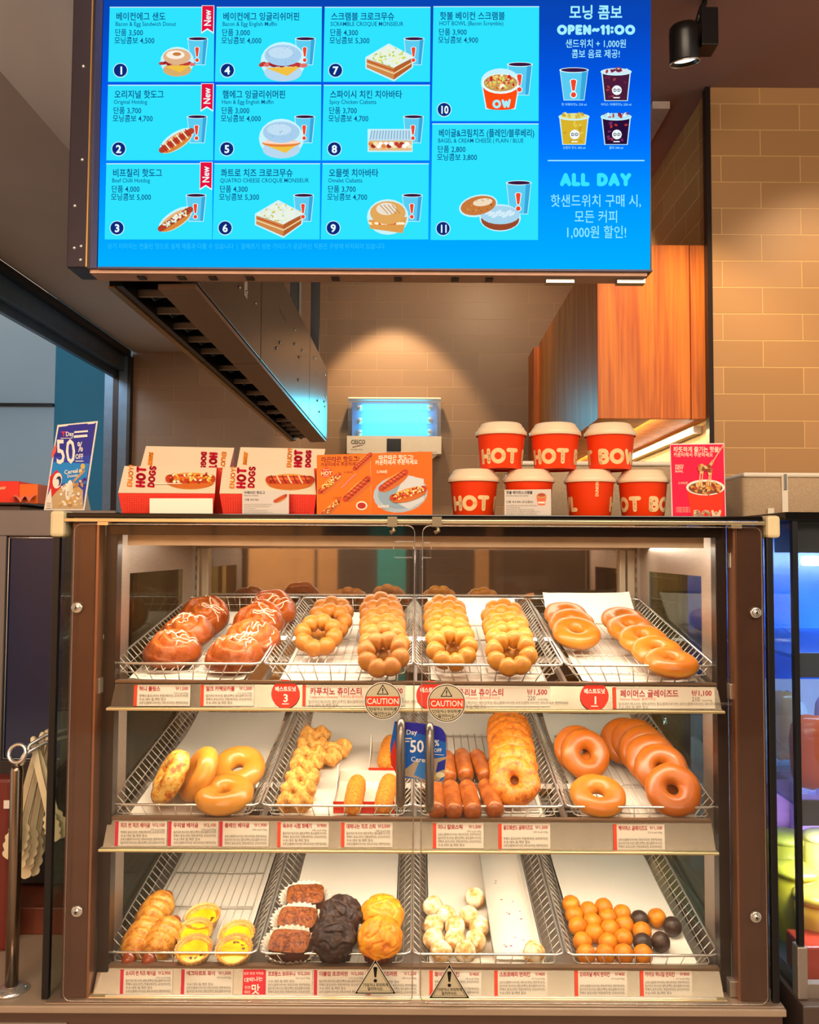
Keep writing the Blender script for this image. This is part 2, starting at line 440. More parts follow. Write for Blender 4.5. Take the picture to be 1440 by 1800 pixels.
# ------------------------------------------------------------------ the shop: structure
TB = tile('tile_tan', '#a87e50', '#9e7648', '#c9a268', off=(.06, .02))
TBK = tile('tile_tan_back', '#94765a', '#8c6f54', '#ad8c6a', off=(.1, .05))
TR = tile('tile_alcove', '#b8935f', '#ae8956', '#e6c68c', axis='Y', off=(0, .02))
CEIL = mat('brown_ceiling_paint', '#8c6c62', .7, 0, .05, 3)
SOFF = mat('grey_soffit_paint', '#c4b8b0', .65, 0, .05, 3)
FLOORM = mat('beige_floor', '#9a8a7a', .5, 0, .1, 6)
CEILZ, BACKY, RWY = 3.135, 3.50, 1.70
XA = P(1249, 500, RWY).x        # the alcove's right wall
struct('floor', MB().box((-4.6, -4.6, -.05), (3.6, BACKY, 0), FLOORM))
struct('ceiling', MB().box((-4.6, -4.6, CEILZ), (3.6, BACKY + .1, CEILZ + .08), CEIL))
struct('wall_back', MB().box((-1.73, BACKY, 0), (XA + .12, BACKY + .1, CEILZ), TBK))
w = MB(); w.box((XA, RWY, 0), (3.6, RWY + .1, CEILZ), TB)
struct('wall_right', w)
w = MB(); w.box((XA + .004, RWY + .1, 0), (XA + .1, BACKY, CEILZ), TR)
struct('wall_alcove', w)
w = MB(); w.box((XA - .012, RWY - .006, 0), (XA + .006, RWY + .03, CEILZ), DARKM)
struct('trim_1', w)
# lowered soffit over the left of the counter
sx = -1.73
w = MB(); w.box((sx, .15, CZ + 1.19), (-1.05, BACKY, CEILZ), SOFF); struct('trim_2', w)
# opening to the hall on the left: header track and end post of blue-grey metal
BLUEM = mat('blue_grey_metal', '#5f7080', .35, .6, .08, 20)
w = MB(); w.box((sx - .10, -.2, CZ + 1.15), (sx + .005, BACKY - .04, CZ + 1.185), DARKM)
w.box((sx - .09, -.2, CZ + 1.06), (sx - .03, BACKY - .04, CZ + 1.15), BLUEM)
w.box((sx - .10, -.2, CZ + 1.02), (sx - .075, BACKY - .04, CZ + 1.06), BLUEM)
struct('trim_3', w)
w = MB()
for a, b, m in ((-1.875, -1.825, BLUEM), (-1.825, -1.79, DARKM), (-1.79, -1.74, BLUEM), (-1.74, -1.722, BLACK)):
    w.box((a, BACKY - .05, 0), (b, BACKY + .05, CZ + 1.15), m)
struct('trim_4', w)
TEAL = mat('teal_wall', '#077394', .55, 0, .05, 2); PALE = mat('pale_blue_panel', '#9fb6c4', .4, 0, .04, 2)
tx = P(96, 700, 4.3).x
w = MB(); w.box((tx, 4.3, 0), (-1.8, 4.4, CEILZ), TEAL); w.box((-4.6, 4.3, 0), (tx, 4.36, CEILZ), PALE)
w.box((-1.9, BACKY + .05, 0), (-1.84, 4.3, CEILZ), TEAL)
w.box((-4.6, 4.27, CZ + .99), (tx, 4.3, CZ + 1.01), BLACK)
w.box((-4.66, .6, 0), (-4.6, 4.36, CEILZ), PALE)
struct('wall_left', w)
# wall behind the customers, seen only in the panes: timber slats, a dark doorway, a teal counter
w = MB(); TAN = mat('tan_panel', '#c08d5c', .5, 0, .08, 4); DK = mat('dark_wall', '#4a4038', .6, 0, .08, 4)
w.box((-4.6, -4.7, 0), (-.7, -4.6, CEILZ), TAN); w.box((-.7, -4.7, 0), (3.6, -4.6, CEILZ), DK)
for i in range(7): w.box((-4.5 + i * .6, -4.6, 0), (-4.48 + i * .6, -4.59, CEILZ), DK)
w.box((-.35, -4.6, 0), (-.1, -4.58, 2.3), mat('teal_panel', '#2f8f8c', .5)); w.box((.5, -4.6, 0), (.62, -4.58, 2.3), TAN)
struct('wall_front', w)
# alcove ceiling strips
w = MB(); GREYL = mat('pale_beam_paint', '#a99a90', .6)
w.box((.93, RWY + .1, CEILZ - .03), (1.0, BACKY, CEILZ), GREYL); w.box((.70, RWY + .1, CEILZ - .05), (.82, BACKY, CEILZ), GREYL)
w.box((.50, RWY + .1, CEILZ - .05), (.58, BACKY, CEILZ), GREYL)
struct('trim_5', w)

# ------------------------------------------------------------------ wall cupboard in the alcove
WOOD = wood('orange_oak', '#b0520e', '#dc7a1e')
cy = 1.735
a, b = P(1050, 430, cy), P(1240, 737, cy)
cb = thing('wall_cupboard', 'orange-brown wooden wall cupboard hanging in the tiled alcove on the right', 'cupboard', (b.x, cy, b.z))
MB().box((a.x, cy + .02, b.z), (XA - .004, BACKY - .24, a.z), WOOD).build('body', cb)
sm = MB(); sm.box((a.x - .001, cy, b.z), (b.x - .055, cy + .02, a.z), WOOD); sm.build('door', cb, bevel=.002)
MB().box((b.x - .052, cy, b.z), (XA - .006, cy + .02, a.z), WOOD).build('filler_strip', cb, bevel=.002)
MB().box((a.x - .03, BACKY - .24, b.z - .03), (a.x + .02, BACKY, a.z - .02), WOOD).build('end_panel', cb, bevel=.002)
# strip lamp below it
z = PX(1245, 747, XA - .02).z
lamp = thing('strip_lamp', 'thin white strip lamp glowing on yellow tiles under the wooden cupboard', 'lamp', (XA - .02, 2.6, z - .01))
MB().box((XA - .03, RWY + .12, z - .014), (XA + .003, BACKY - .3, z + .016), WHITEP).build('housing', lamp)
MB().box((XA - .036, RWY + .13, z - .010), (XA - .03, BACKY - .31, z + .010), em('#fff3d8', 3.0)).build('tube', lamp)
area('strip_lamp_light', (XA - .05, 2.6, z), (XA - .2, 2.6, z - .5), 1.7, .03, 9, (1, .8, .4))
area('strip_lamp_glow', (XA - .22, 2.6, z + .02), (XA, 2.6, z), 1.7, .05, 5, (1, .78, .35))

# ------------------------------------------------------------------ track spotlight
SY = 1.2
c = P(1203, 78, SY)
sl = thing('track_spotlight', 'black cylinder spotlight hanging from the ceiling at the upper right', 'spotlight', (c.x, SY, c.z))
M = Matrix.Translation(c) @ Euler((rad(14), rad(-6), 0)).to_matrix().to_4x4()
MB().lathe([(0, .062), (.036, .061), (.045, .052), (.0475, .03), (.0475, -.05), (.046, -.056), (.040, -.056), (.038, -.04), (.0, -.035)], BLACK, 32, M).build('shade', sl)
MB().lathe([(0, -.046), (.037, -.046)], em('#fff6e6', 2.2), 24, M).build('lens', sl)
MB().tube([M @ Vector((.0475 * math.cos(t * PI / 12), .0475 * math.sin(t * PI / 12), -.056)) for t in range(24)], .0022, CHROME, 6, True).build('rim', sl)
g0, g1 = P(1228, 22, SY), P(1258, 88, SY)
MB().box((g0.x, SY - .03, g1.z), (g1.x, SY + .04, g0.z), BLACK).build('driver_box', sl, bevel=.003)
st = P(1226, 40, SY)
MB().tube([st, Vector((st.x + .015, SY, st.z + .05)), Vector((g0.x + .02, SY, g0.z + .03)), Vector((g0.x + .02, SY, CEILZ))], .009, BLACK, 8).build('stem', sl)
spot('track_spot_beam', M @ Vector((0, 0, -.06)), M @ Vector((0, 0, -1)), 60, WARM, 84, .6, .03)

# ------------------------------------------------------------------ insect lamp on the back wall
IY = BACKY - .10
def ip(px, py, dy=0): return P(px, py, IY + dy)
ca = thing('insect_lamp', 'white wall-mounted insect lamp with three glowing cyan tubes', 'insect lamp', (ip(693, 800).x, IY + .05, ip(693, 805).z))
a, b = ip(612, 698), ip(775, 768)
MB().box((a.x + .02, IY + .06, b.z), (b.x - .02, BACKY, a.z - .02), mat('glue_board_blue', '#8fb4e8', .5)).build('back_plate', ca)
MB().box((a.x, IY, b.z), (b.x, IY + .004, a.z), clear('blue_haze_cover', '#e6eef8', .05, .25, .3)).build('front_cover', ca)
t = MB()
MB().box((a.x, IY - .003, a.z - .012), (b.x, IY + .07, a.z), WHITEP).build('top_edge', ca, bevel=.003)
for k, yy in enumerate((716, 739, 760)):
    l, r = ip(637, yy, .03), ip(752, yy, .03)
    tb = MB().tube([l, r], .019, em('#49f4ff', 2.2), 12).build('tube', ca)
    MB().tube([Vector((l.x - .03, l.y, l.z - .004)), Vector((l.x, l.y, l.z - .004))], .019, WHITEP, 10).build('socket', tb)
    MB().tube([r, r + Vector((.03, 0, 0))], .019, WHITEP, 10).build('socket', tb)
area('insect_lamp_glow', (ip(693, 738).x, IY + .012, ip(693, 738).z), (ip(693, 738).x, 9, 1.335 + .8), .40, .2, 2.2, (.05, .7, 1))
area('insect_lamp_light', (ip(693, 738).x, IY - .02, ip(693, 738).z), (ip(693, 738).x, 0, 1.6), .42, .2, 5, (.1, .75, 1))
e, f2 = ip(610, 766, -.02), ip(776, 798, -.02)
fr = MB(); fr.box((e.x, IY - .02, f2.z), (f2.x, BACKY, e.z), WHITEP)
fr.slab([(e.x + .05, IY - .012, f2.z - .03), (f2.x - .06, IY - .012, f2.z - .03), (f2.x - .02, IY - .012, f2.z), (e.x + .01, IY - .012, f2.z)], (0, .08, 0), WHITEP)
A = Art(plane_fn(Vector((0, IY - .0212, 0)), Vector((0, -1, 0))), fr)
A.text('CESCO', 617, 780, 10, pm('#3a3633'), 1, sx=.8, bold=.01); A.line([(620, 786), (631, 783), (638, 782)], .9, pm('#8a3a2a'), 1)
A.text('air clean zone', 617, 791, 3.6, pm('#6b6058'), 1)
A.line([(735, 794), (768, 795)], .6, pm('#8c8073'), 1)
fr.build('tray_front', ca)
g, h = ip(680, 771, -.02), ip(705, 793, -.02)
MB().box((g.x, IY - .026, h.z), (h.x, IY - .019, g.z), mat('dark_sensor', '#23262c', .25)).build('sensor_window', ca, bevel=.003)
# ------------------------------------------------------------------ hanging menu screen (front) and side screens (seen from behind)
MY = .30                                        # screen face
tl, tr_, br_, bl = P(181, 0, MY), P(1145, 0, MY), P(1143, 473, MY), P(172, 469, MY)
TOPZ = tl.z + .09
SCR = bpy.data.materials.new('lit_screen_blue'); SCR.use_nodes = True
_t = SCR.node_tree; _t.nodes.remove(_t.nodes['Principled BSDF'])
_e = node(_t, 'ShaderNodeEmission'); _tc = node(_t, 'ShaderNodeTexCoord'); _sp = node(_t, 'ShaderNodeSeparateXYZ'); _r = node(_t, 'ShaderNodeValToRGB')
_t.links.new(_tc.outputs['Generated'], _sp.inputs[0]); _t.links.new(_sp.outputs['Z'], _r.inputs[0]); _t.links.new(_r.outputs[0], _e.inputs[0])
_t.links.new(_e.outputs[0], _t.nodes['Material Output'].inputs[0])
for i, (p, c) in enumerate(((0, '#00b0ff'), (.18, '#009dff'), (.42, '#0072ff'), (.6, '#0058e6'), (.8, '#0746bb'), (1, '#0a3f9e'))):
    e_ = _r.color_ramp.elements[i] if i < 2 else _r.color_ramp.elements.new(p)
    e_.position = p; e_.color = lin(c) + (1,)
ms = thing('menu_screen', 'large bright blue menu screen hanging above the pastry case', 'menu screen', ((bl.x + br_.x) / 2, MY, bl.z))
def zx(p, z): return p + (Vector((p.x, p.y, z)) - p)
face = MB(); face.quad((bl.x, MY, bl.z), (br_.x, MY, bl.z), (tr_.x, MY, TOPZ), (tl.x, MY, TOPZ), SCR)
face = face.build('display_panel', ms)
fr = MB(); bx = P(157, 470, MY).x
fr.box((bx, MY + .002, bl.z - .004), (br_.x + .004, MY + .05, TOPZ), BLACK)
fr.box((bx, MY - .004, bl.z - .004), (bl.x - .001, MY + .002, TOPZ), mat('navy_bezel', '#1c2556', .3))
fr.box((bl.x, MY - .004, bl.z - .005), (br_.x + .004, MY + .002, bl.z - .001), mat('navy_bezel', '#1c2556', .3))
fr.build('bezel', ms)
un = MB(); un.box((bx, MY + .004, bl.z - .012), (br_.x - .005, MY + .055, bl.z - .004), mat('brown_metal_underside', '#c79c80', .5, .1)); un.build('bottom_plate', ms)
for px in (985, 1110):
    q = P(px, 484, MY + .02); MB().box((q.x - .03, MY + .02, bl.z - .022), (q.x + .03, MY + .04, bl.z - .012), STEEL).build('bracket', ms)
for px in (250, 320, 375, 440, 590, 700, 800, 860):
    q = P(px, 478, MY + .03); MB().box((q.x - .008, MY + .02, bl.z - .015), (q.x + .008, MY + .04, bl.z - .0122), BLACK).build('clip', ms)
W = em('#a4f2ff'); WW = em('#eaffff'); PAN = em('#2ee4ff'); NAVY = em('#0d4a86'); NV2 = em('#0c2a7a'); CUPB = em('#5ccdf2'); CUPS = em('#38a8dd'); DRK = em('#3a1740')
RED = em('#f0462a'); MAG = em('#e5123f'); EDGE = em('#c9f4ff')
A = Art(plane_fn(Vector((0, MY, 0)), Vector((0, -1, 0))), step=.00025)
def cup_art(x, y, w, h, l=4):
    A.poly([(x - w / 2 - 1, y), (x + w / 2 + 1, y), (x + w * .36 + 1, y + h + 1), (x - w * .36 - 1, y + h + 1)], EDGE, l)
    A.poly([(x - w / 2, y), (x + w / 2, y), (x + w * .36, y + h), (x - w * .36, y + h)], CUPB, l + 1)
    A.poly([(x + w * .3, y), (x + w / 2, y), (x + w * .36, y + h), (x + w * .22, y + h)], CUPS, l + 2)
    A.ell(x, y, w * .54, w * .1, WW, l + 2); A.ell(x, y, w * .48, w * .075, DRK, l + 3)
    ex = x - 1
    A.poly([(ex - w * .14, y + h * .36), (ex + w * .14, y + h * .36), (ex + w * .07, y + h * .72), (ex - w * .07, y + h * .72)], WW, l + 4)
    A.ell(ex, y + h * .38, w * .14, w * .09, WW, l + 4); A.ell(ex, y + h * .84, w * .13, w * .13, WW, l + 4)
    A.poly([(ex - w * .1, y + h * .38), (ex + w * .1, y + h * .38), (ex + w * .045, y + h * .7), (ex - w * .045, y + h * .7)], RED, l + 5)
    A.ell(ex, y + h * .38, w * .1, w * .06, RED, l + 5); A.ell(ex, y + h * .84, w * .095, w * .095, RED, l + 5)
def specks(cx, cy, rx, ry, cols, n, l, s=2.2, rot=0):
    for i in range(n):
        a = random.uniform(0, 2 * PI); q = math.sqrt(random.random())
        x, y = rx * q * math.cos(a), ry * q * math.sin(a); c, sn = math.cos(rad(rot)), math.sin(rad(rot))
        k = random.uniform(.5, 1.2) * s
        A.ell(cx + x * c - y * sn, cy + x * sn + y * c, k, k * random.uniform(.4, .9), em(random.choice(cols)), l + (i % 4), random.uniform(0, 180), 8)
def bun(cx, cy, w, kind):
    A.ell(cx, cy, w * .55, w * .48, EDGE, 7)
    A.ell(cx, cy + w * .27, w * .46, w * .22, em('#b9d9f0' if kind != 'donut' else '#dcae6c'), 8)
    A.poly([(cx - w * .42, cy + w * .16), (cx + w * .44, cy + w * .12), (cx + w * .1, cy + w * .36)], em('#f3c243'), 9)
    if kind != 'ham':
        for i in range(9): A.ell(cx - w * .5 + i * w * .125, cy + w * .08 + random.uniform(-2, 2), w * .1, w * .055, em(random.choice(['#c33a35', '#e2726a', '#9c2326'])), 10 + i % 3, random.uniform(-30, 30), 10)
    else:
        A.ell(cx, cy + w * .12, w * .47, w * .09, em('#e8823a'), 10); A.ell(cx, cy + w * .1, w * .46, w * .05, em('#ffd9c2'), 11)
    A.ell(cx, cy - w * .14, w * .45, w * .26, em('#a9cfee' if kind != 'donut' else '#e3b489'), 14)
    A.ell(cx - w * .05, cy - w * .2, w * .3, w * .14, em('#c3e0f5' if kind != 'donut' else '#fff1e0'), 15)
    if kind == 'donut': A.ell(cx, cy - w * .22, w * .14, w * .06, em('#c77f45'), 16)
    else: specks(cx, cy - w * .14, w * .4, w * .22, ['#8fb6dc', '#dcecf8', '#7fa6cc'], 26, 16, 1.1)
def dog(cx, cy, L, tops, rot=-33):
    A.ell(cx, cy, L * .56, L * .24, EDGE, 7, rot); A.ell(cx, cy + 2, L * .52, L * .2, em('#e9b274'), 8, rot); A.ell(cx + 1, cy + 5, L * .47, L * .13, em('#d8893c'), 9, rot)
    c, s = math.cos(rad(rot)), math.sin(rad(rot))
    A.line([(cx - L * .5 * c, cy - L * .5 * s), (cx + L * .5 * c, cy + L * .5 * s)], L * .17, em('#b5432a'), 10)
    if tops == 'drizzle':
        for i in range(9):
            t = -.42 + i * .1; x, y = cx + L * t * c, cy + L * t * s
            A.line([(x - 4, y - 6), (x + 5, y + 5)], 2.2, em('#fff3d6' if i % 2 else '#c2271f'), 11 + i % 2)
    else:
        for i in range(44):
            t = random.uniform(-.42, .42); w = random.uniform(-.08, .08) * L
            A.ell(cx + L * t * c - w * s, cy + L * t * s + w * c, 2.6, 1.6, em(random.choice(['#f4f2d8', '#d9e3a4', '#cfe6ef', '#8c3f2a', '#ffffff'])), 11 + i % 5, random.uniform(0, 180), 8)
def toast(cx, cy, w, cols):
    A.poly([(cx - w * .56, cy - w * .1), (cx - .02 * w, cy - w * .42), (cx + w * .56, cy - w * .12), (cx + w * .54, cy + w * .14), (cx + w * .1, cy + w * .46), (cx - w * .56, cy + w * .16)], EDGE, 7)
    A.poly([(cx - w * .53, cy - w * .06), (cx + w * .1, cy + w * .14), (cx + w * .1, cy + w * .42), (cx - w * .53, cy + w * .14)], em('#d08a4c'), 8)
    A.poly([(cx + w * .1, cy + w * .14), (cx + w * .53, cy - w * .08), (cx + w * .51, cy + w * .13), (cx + w * .1, cy + w * .42)], em('#b5602c'), 8)
    A.line([(cx - w * .53, cy + w * .05), (cx + w * .1, cy + w * .28), (cx + w * .52, cy + w * .03)], 2, em('#f5d9a6'), 9)
    A.line([(cx - w * .5, cy + w * .0), (cx + w * .1, cy + w * .21)], 1.6, em('#c23c22'), 9)
    A.poly([(cx - w * .53, cy - w * .08), (cx - .02 * w, cy - w * .38), (cx + w * .53, cy - w * .1), (cx + w * .1, cy + w * .15)], em('#e9f3e6'), 9)
    for i in range(60):
        u, v = random.random(), random.random()
        x = cx - w * .5 + u * w * .52 + v * w * .5; y = cy - w * .08 - u * w * .28 + v * w * .22
        A.ell(x, y, 2.6, 1.2, em(random.choice(cols)), 10 + i % 5, random.uniform(0, 180), 8)
def panini(cx, cy, w):
    A.rect(cx - w * .52, cy - w * .27, cx + w * .52, cy + w * .26, EDGE, 7)
    A.rect(cx - w * .49, cy - w * .02, cx + w * .5, cy + w * .23, em('#e6c08a'), 8)
    for i in range(16): A.ell(cx - w * .45 + i * w * .06, cy + w * (.08 + .05 * (i % 2)), w * .06, w * .05, em(random.choice(['#c4422c', '#f6e7b5', '#e9893c', '#ffffff', '#a83422'])), 9 + i % 3, 20, 8)
    A.poly([(cx - w * .44, cy - w * .24), (cx + w * .46, cy - w * .24), (cx + w * .5, cy), (cx - w * .49, cy)], em('#bfe0f2'), 10)
    for i in range(14): A.line([(cx - w * .42 + i * w * .066, cy - w * .23), (cx - w * .46 + i * w * .069, cy - w * .03)], 1.3, em('#6f9dbd'), 11, caps=False)
def ciab(cx, cy, w):
    A.ell(cx, cy, w * .54, w * .46, EDGE, 7); A.poly([(cx - w * .5, cy + w * .08), (cx + w * .5, cy), (cx + w * .38, cy + w * .42), (cx - w * .46, cy + w * .3)], em('#e0a052'), 8)
    for i in range(12): A.ell(cx - w * .44 + i * w * .075, cy + w * .17, w * .06, w * .035, em(random.choice(['#d94f2c', '#fff1cf', '#f0a13c'])), 9 + i % 3, 10, 8)
    A.ell(cx, cy - w * .1, w * .46, w * .3, em('#e3a95c'), 12); A.ell(cx - w * .04, cy - w * .2, w * .26, w * .16, em('#efe2cf'), 13)
    for i in range(4): A.line([(cx - w * .2 + i * 7, cy - w * .3), (cx + i * 7, cy - w * .08)], 1.4, em('#b98a5a'), 14)
def bagel_art(cx, cy, w):
    A.ell(cx + w * .2, cy + w * .12, w * .38, w * .25, EDGE, 7); A.ell(cx - w * .2, cy - w * .1, w * .36, w * .2, EDGE, 7, -12)
    A.ell(cx + w * .2, cy + w * .15, w * .35, w * .2, em('#9a4a2c'), 8); A.ell(cx + w * .2, cy + w * .07, w * .36, w * .17, em('#a8d6ee'), 9)
    for i in range(8): A.ell(cx - w * .02 + i * w * .062, cy + w * .02 + (i % 3) * 3, w * .07, w * .03, em('#d5eefb'), 10 + i % 2, -30, 10)
    A.ell(cx - w * .2, cy - w * .1, w * .33, w * .17, em('#c87a3c'), 12, -12); A.ell(cx - w * .12, cy - w * .16, w * .18, w * .07, em('#f3ddc0'), 13, -8)
    specks(cx - w * .2, cy - w * .1, w * .28, w * .13, ['#8d4a20', '#e2a35f'], 24, 14, 1.2, -12)
def bowl_art(cx, cy, w):
    A.ell(cx, cy - w * .25, w * .52, w * .34, EDGE, 7); A.poly([(cx - w * .52, cy - w * .2), (cx + w * .52, cy - w * .2), (cx + w * .4, cy + w * .5), (cx - w * .4, cy + w * .5)], EDGE, 7)
    A.poly([(cx - w * .47, cy - w * .1), (cx + w * .47, cy - w * .1), (cx + w * .37, cy + w * .46), (cx - w * .37, cy + w * .46)], em('#ff4d12'), 8)
    A.ell(cx, cy + w * .45, w * .37, w * .07, em('#ff4d12'), 8); A.ell(cx, cy - w * .18, w * .5, w * .27, WW, 9); A.ell(cx, cy - w * .2, w * .45, w * .23, em('#c79a5a'), 10)
    specks(cx, cy - w * .2, w * .4, w * .2, ['#f6d96a', '#d8e26a', '#e2502e', '#fff3d9', '#c33025', '#f3b64a'], 70, 11, 3)
    A.fat('OW', cx + 2, cy + w * .45, 11, 4.2, W, 16, 'c', rot=-3)
cols_ = [((193, 377), (190, 376), (187, 374)), ((381, 566), (380, 565), (377, 563)), ((571, 757), (569, 756), (567, 754))]
rows_ = [(13, 144), (150, 282), (288, 421)]
items = [
 ('베이컨에그 샌도', 'Bacon & Egg Sandwich Donut', '3,500', '4,500', 1), ('오리지널 핫도그', 'Original Hotdog', '3,700', '4,700', 2), ('비프칠리 핫도그', 'Beef Chilli Hotdog', '4,000', '5,000', 3),
 ('베이컨에그 잉글리쉬머핀', 'Bacon & Egg English Muffin', '3,000', '4,000', 4), ('햄에그 잉글리쉬머핀', 'Ham & Egg English Muffin', '3,000', '4,000', 5), ('콰트로 치즈 크로크무슈', 'QUATRO CHEESE CROQUE MONSIEUR', '4,300', '5,300', 6),
 ('스크램블 크로크무슈', 'SCRAMBLE CROQUE MONSIEUR', '4,300', '5,300', 7), ('스파이시 치킨 치아바타', 'Spicy Chicken Ciabatta', '3,700', '4,700', 8), ('오믈렛 치아바타', 'Omelet Ciabatta', '3,700', '4,700', 9),
 ('핫볼 베이컨 스크램블', 'HOT BOWL (Bacon Scramble)', '3,900', '4,900', 10), ('베이글&크림치즈 (플레인/블루베리)', 'BAGEL & CREAM CHEESE ( PLAIN / BLUE', '2,800', '3,800', 11)]
def panel(x0, y0, x1, y1, it, new=False, r0=None):
    A.poly([(x0, y0), (x1, y0), (x1 - 1, y1), (x0 - 3, y1)], PAN, 1)
    A.rect(x0, y0 - .8, x1, y0 + .8, EDGE, 2)
    A.text(it[0], x0 + 11, y0 + 22, 15.5, NAVY, 3, sx=.84 if it[4] < 11 else .74, bold=.014)
    A.text(it[1], x0 + 10, y0 + 33, 10.6, NAVY, 3, sx=.84 if it[4] < 11 else .8, bold=.003)
    A.text('단품 ' + it[2], x0 + 9, y0 + 49.5, 13.5, NAVY, 3, sx=.85, bold=.009)
    A.text('모닝콤보 ' + it[3], x0 + 8, y0 + 63.5, 13.5, NAVY, 3, sx=.85, bold=.009)
    A.ell(x0 + 19, y1 - 20, 13, 13, EDGE, 3); A.ell(x0 + 19, y1 - 20, 11.6, 11.6, NV2, 4)
    A.text(str(it[4]), x0 + 19, y1 - 13, 19, WW, 5, 'c', bold=.03, sx=.8 if it[4] > 9 else 1)
    if new:
        rx = x1 - 11
        A.poly([(rx - 11, y0 - 3), (rx + 11, y0 - 3), (rx + 10, y0 + 47), (rx - 1, y0 + 40), (rx - 12, y0 + 47)], WW, 5)
        A.poly([(rx - 10, y0 - 2), (rx + 10, y0 - 2), (rx + 9, y0 + 44), (rx - 1, y0 + 37.5), (rx - 11, y0 + 44)], MAG, 6)
        A.text('New', rx + 5, y0 + 34, 17, WW, 7, rot=-90, bold=.02, sx=.85)
k = 0
for c in range(3):
    for r in range(3):
        x0, x1 = cols_[c][r]; y0, y1 = rows_[r]
        panel(x0, y0, x1, y1, items[k], c == 0)
        cup_art(x1 - 29, y0 + 56, 34, 45)
        fx, fy = x1 - 62, y0 + 96
        if k == 0: bun(fx - 3, fy, 54, 'donut')
        elif k in (1, 2): dog(fx - 3, fy + 2, 62, 'drizzle' if k == 1 else 'cheese')
        elif k == 3: bun(fx - 6, fy, 72, 'bacon')
        elif k == 4: bun(fx - 8, fy - 2, 72, 'ham')
        elif k == 5: toast(fx - 10, fy, 76, ['#fff7d8', '#e9eec2', '#d6c14e', '#cfe6ef'])
        elif k == 6: toast(fx - 10, fy, 76, ['#c9dd4a', '#eef08e', '#a8c83a', '#f6f6c9'])
        elif k == 7: panini(fx - 8, fy + 2, 76)
        else: ciab(fx - 10, fy - 2, 68)
        k += 1
panel(762, 12, 948, 213, items[9]); bowl_art(880, 160, 66); cup_art(914, 114, 42, 53)
panel(760, 218, 947, 422, items[10]); bagel_art(860, 372, 96); cup_art(912, 322, 42, 54)
A.text('상기 이미지는 연출된 컷으로 실제 제품과 다를 수 있습니다  |  알레르기 성분 가이드가 궁금하신 직원은 주방에 비치되어 있습니다', 189, 437, 11, em('#2fc4ff'), 3, sx=.83)
A.text('모닝 콤보', 1047, 32, 27, W, 3, 'c', bold=.02, sx=.88)
A.fat('OPEN~11:00', 1048, 59, 12.5, 5.2, W, 3, 'c', gap=1.22)
A.text('샌드위치 + 1,000원', 1047, 83, 16.5, W, 3, 'c', bold=.008, sx=.82); A.text('콤보 음료 제공!', 1047, 101, 16.5, W, 3, 'c', bold=.008, sx=.82)
cup_art(1009, 124, 48, 52)
A.text('핫 아메리카노 230 ml', 1009, 186, 5.6, W, 3, 'c', sx=.9); A.text('아이스 아메리카노 230 ml', 1083, 186, 5.6, W, 3, 'c', sx=.9)
A.text('오렌지 주스 340 ml', 1009, 262, 5.6, W, 3, 'c', sx=.9); A.text('콜라 340 ml', 1083, 262, 5.6, W, 3, 'c', sx=.9)
def iced(x, y, w, h, col, ice):
    A.poly([(x - w / 2 - 1, y), (x + w / 2 + 1, y), (x + w * .39 + 1, y + h + 1), (x - w * .39 - 1, y + h + 1)], EDGE, 4)
    A.poly([(x - w / 2 + 1, y), (x + w / 2 - 1, y), (x + w * .38, y + h), (x - w * .38, y + h)], em(col), 5)
    A.ell(x, y, w * .55, w * .13, EDGE, 6); A.ell(x, y - 1, w * .48, w * .1, em(ice[0]), 7)
    for i in range(16): A.ell(x + random.uniform(-.42, .42) * w, y - random.uniform(0, .1) * w, 4, 2.4, em(random.choice(ice)), 8 + i % 3, random.uniform(0, 180), 6)
    for i in range(12): A.ell(x + random.uniform(-.36, .36) * w, y + random.uniform(.2, .9) * h, 2.2, 3.4, em(random.choice(ice[2:])), 8 + i % 3, random.uniform(0, 180), 6)
    A.ell(x + 1, y + h * .66, w * .17, w * .17, em('#f2fbff'), 12)
    A.text('D', x - 2.2, y + h * .66 + 2.6, 7.5, em('#1a1a30'), 13, 'c', bold=.03); A.text('D', x + 4.6, y + h * .66 + 2.6, 7.5, em('#1a1a30'), 13, 'c', bold=.03)
    A.rect(x - 5, y + h * .9, x + 6, y + h * .94, em('#f2fbff'), 12)
iced(1083, 127, 50, 50, '#4b1d3a', ['#d8e8f5', '#8b2a33', '#6a2440', '#a43b3b'])
iced(1009, 206, 50, 48, '#d9b42c', ['#e9e28a', '#c9c25a', '#e7c950', '#c9a12a'])
iced(1083, 206, 50, 48, '#2a1038', ['#a8e4f5', '#dff5fb', '#b3362e', '#7a2a62'])
A.rect(963, 281.5, 1133, 283.5, W, 3)
A.fat('ALL DAY', 1047, 324, 16, 7.2, em('#37e6ff'), 3, 'c', gap=1.12)
LT = em('#8feaff')
A.text('핫샌드위치 구매 시,', 1047, 362, 24, LT, 3, 'c', sx=.82, bold=.006); A.text('모든 커피', 1047, 390, 24, LT, 3, 'c', sx=.82, bold=.006); A.text('1,000원 할인!', 1047, 417, 24, LT, 3, 'c', sx=.82, bold=.006)
A.mb.build('menu_pictures_and_lettering', face)

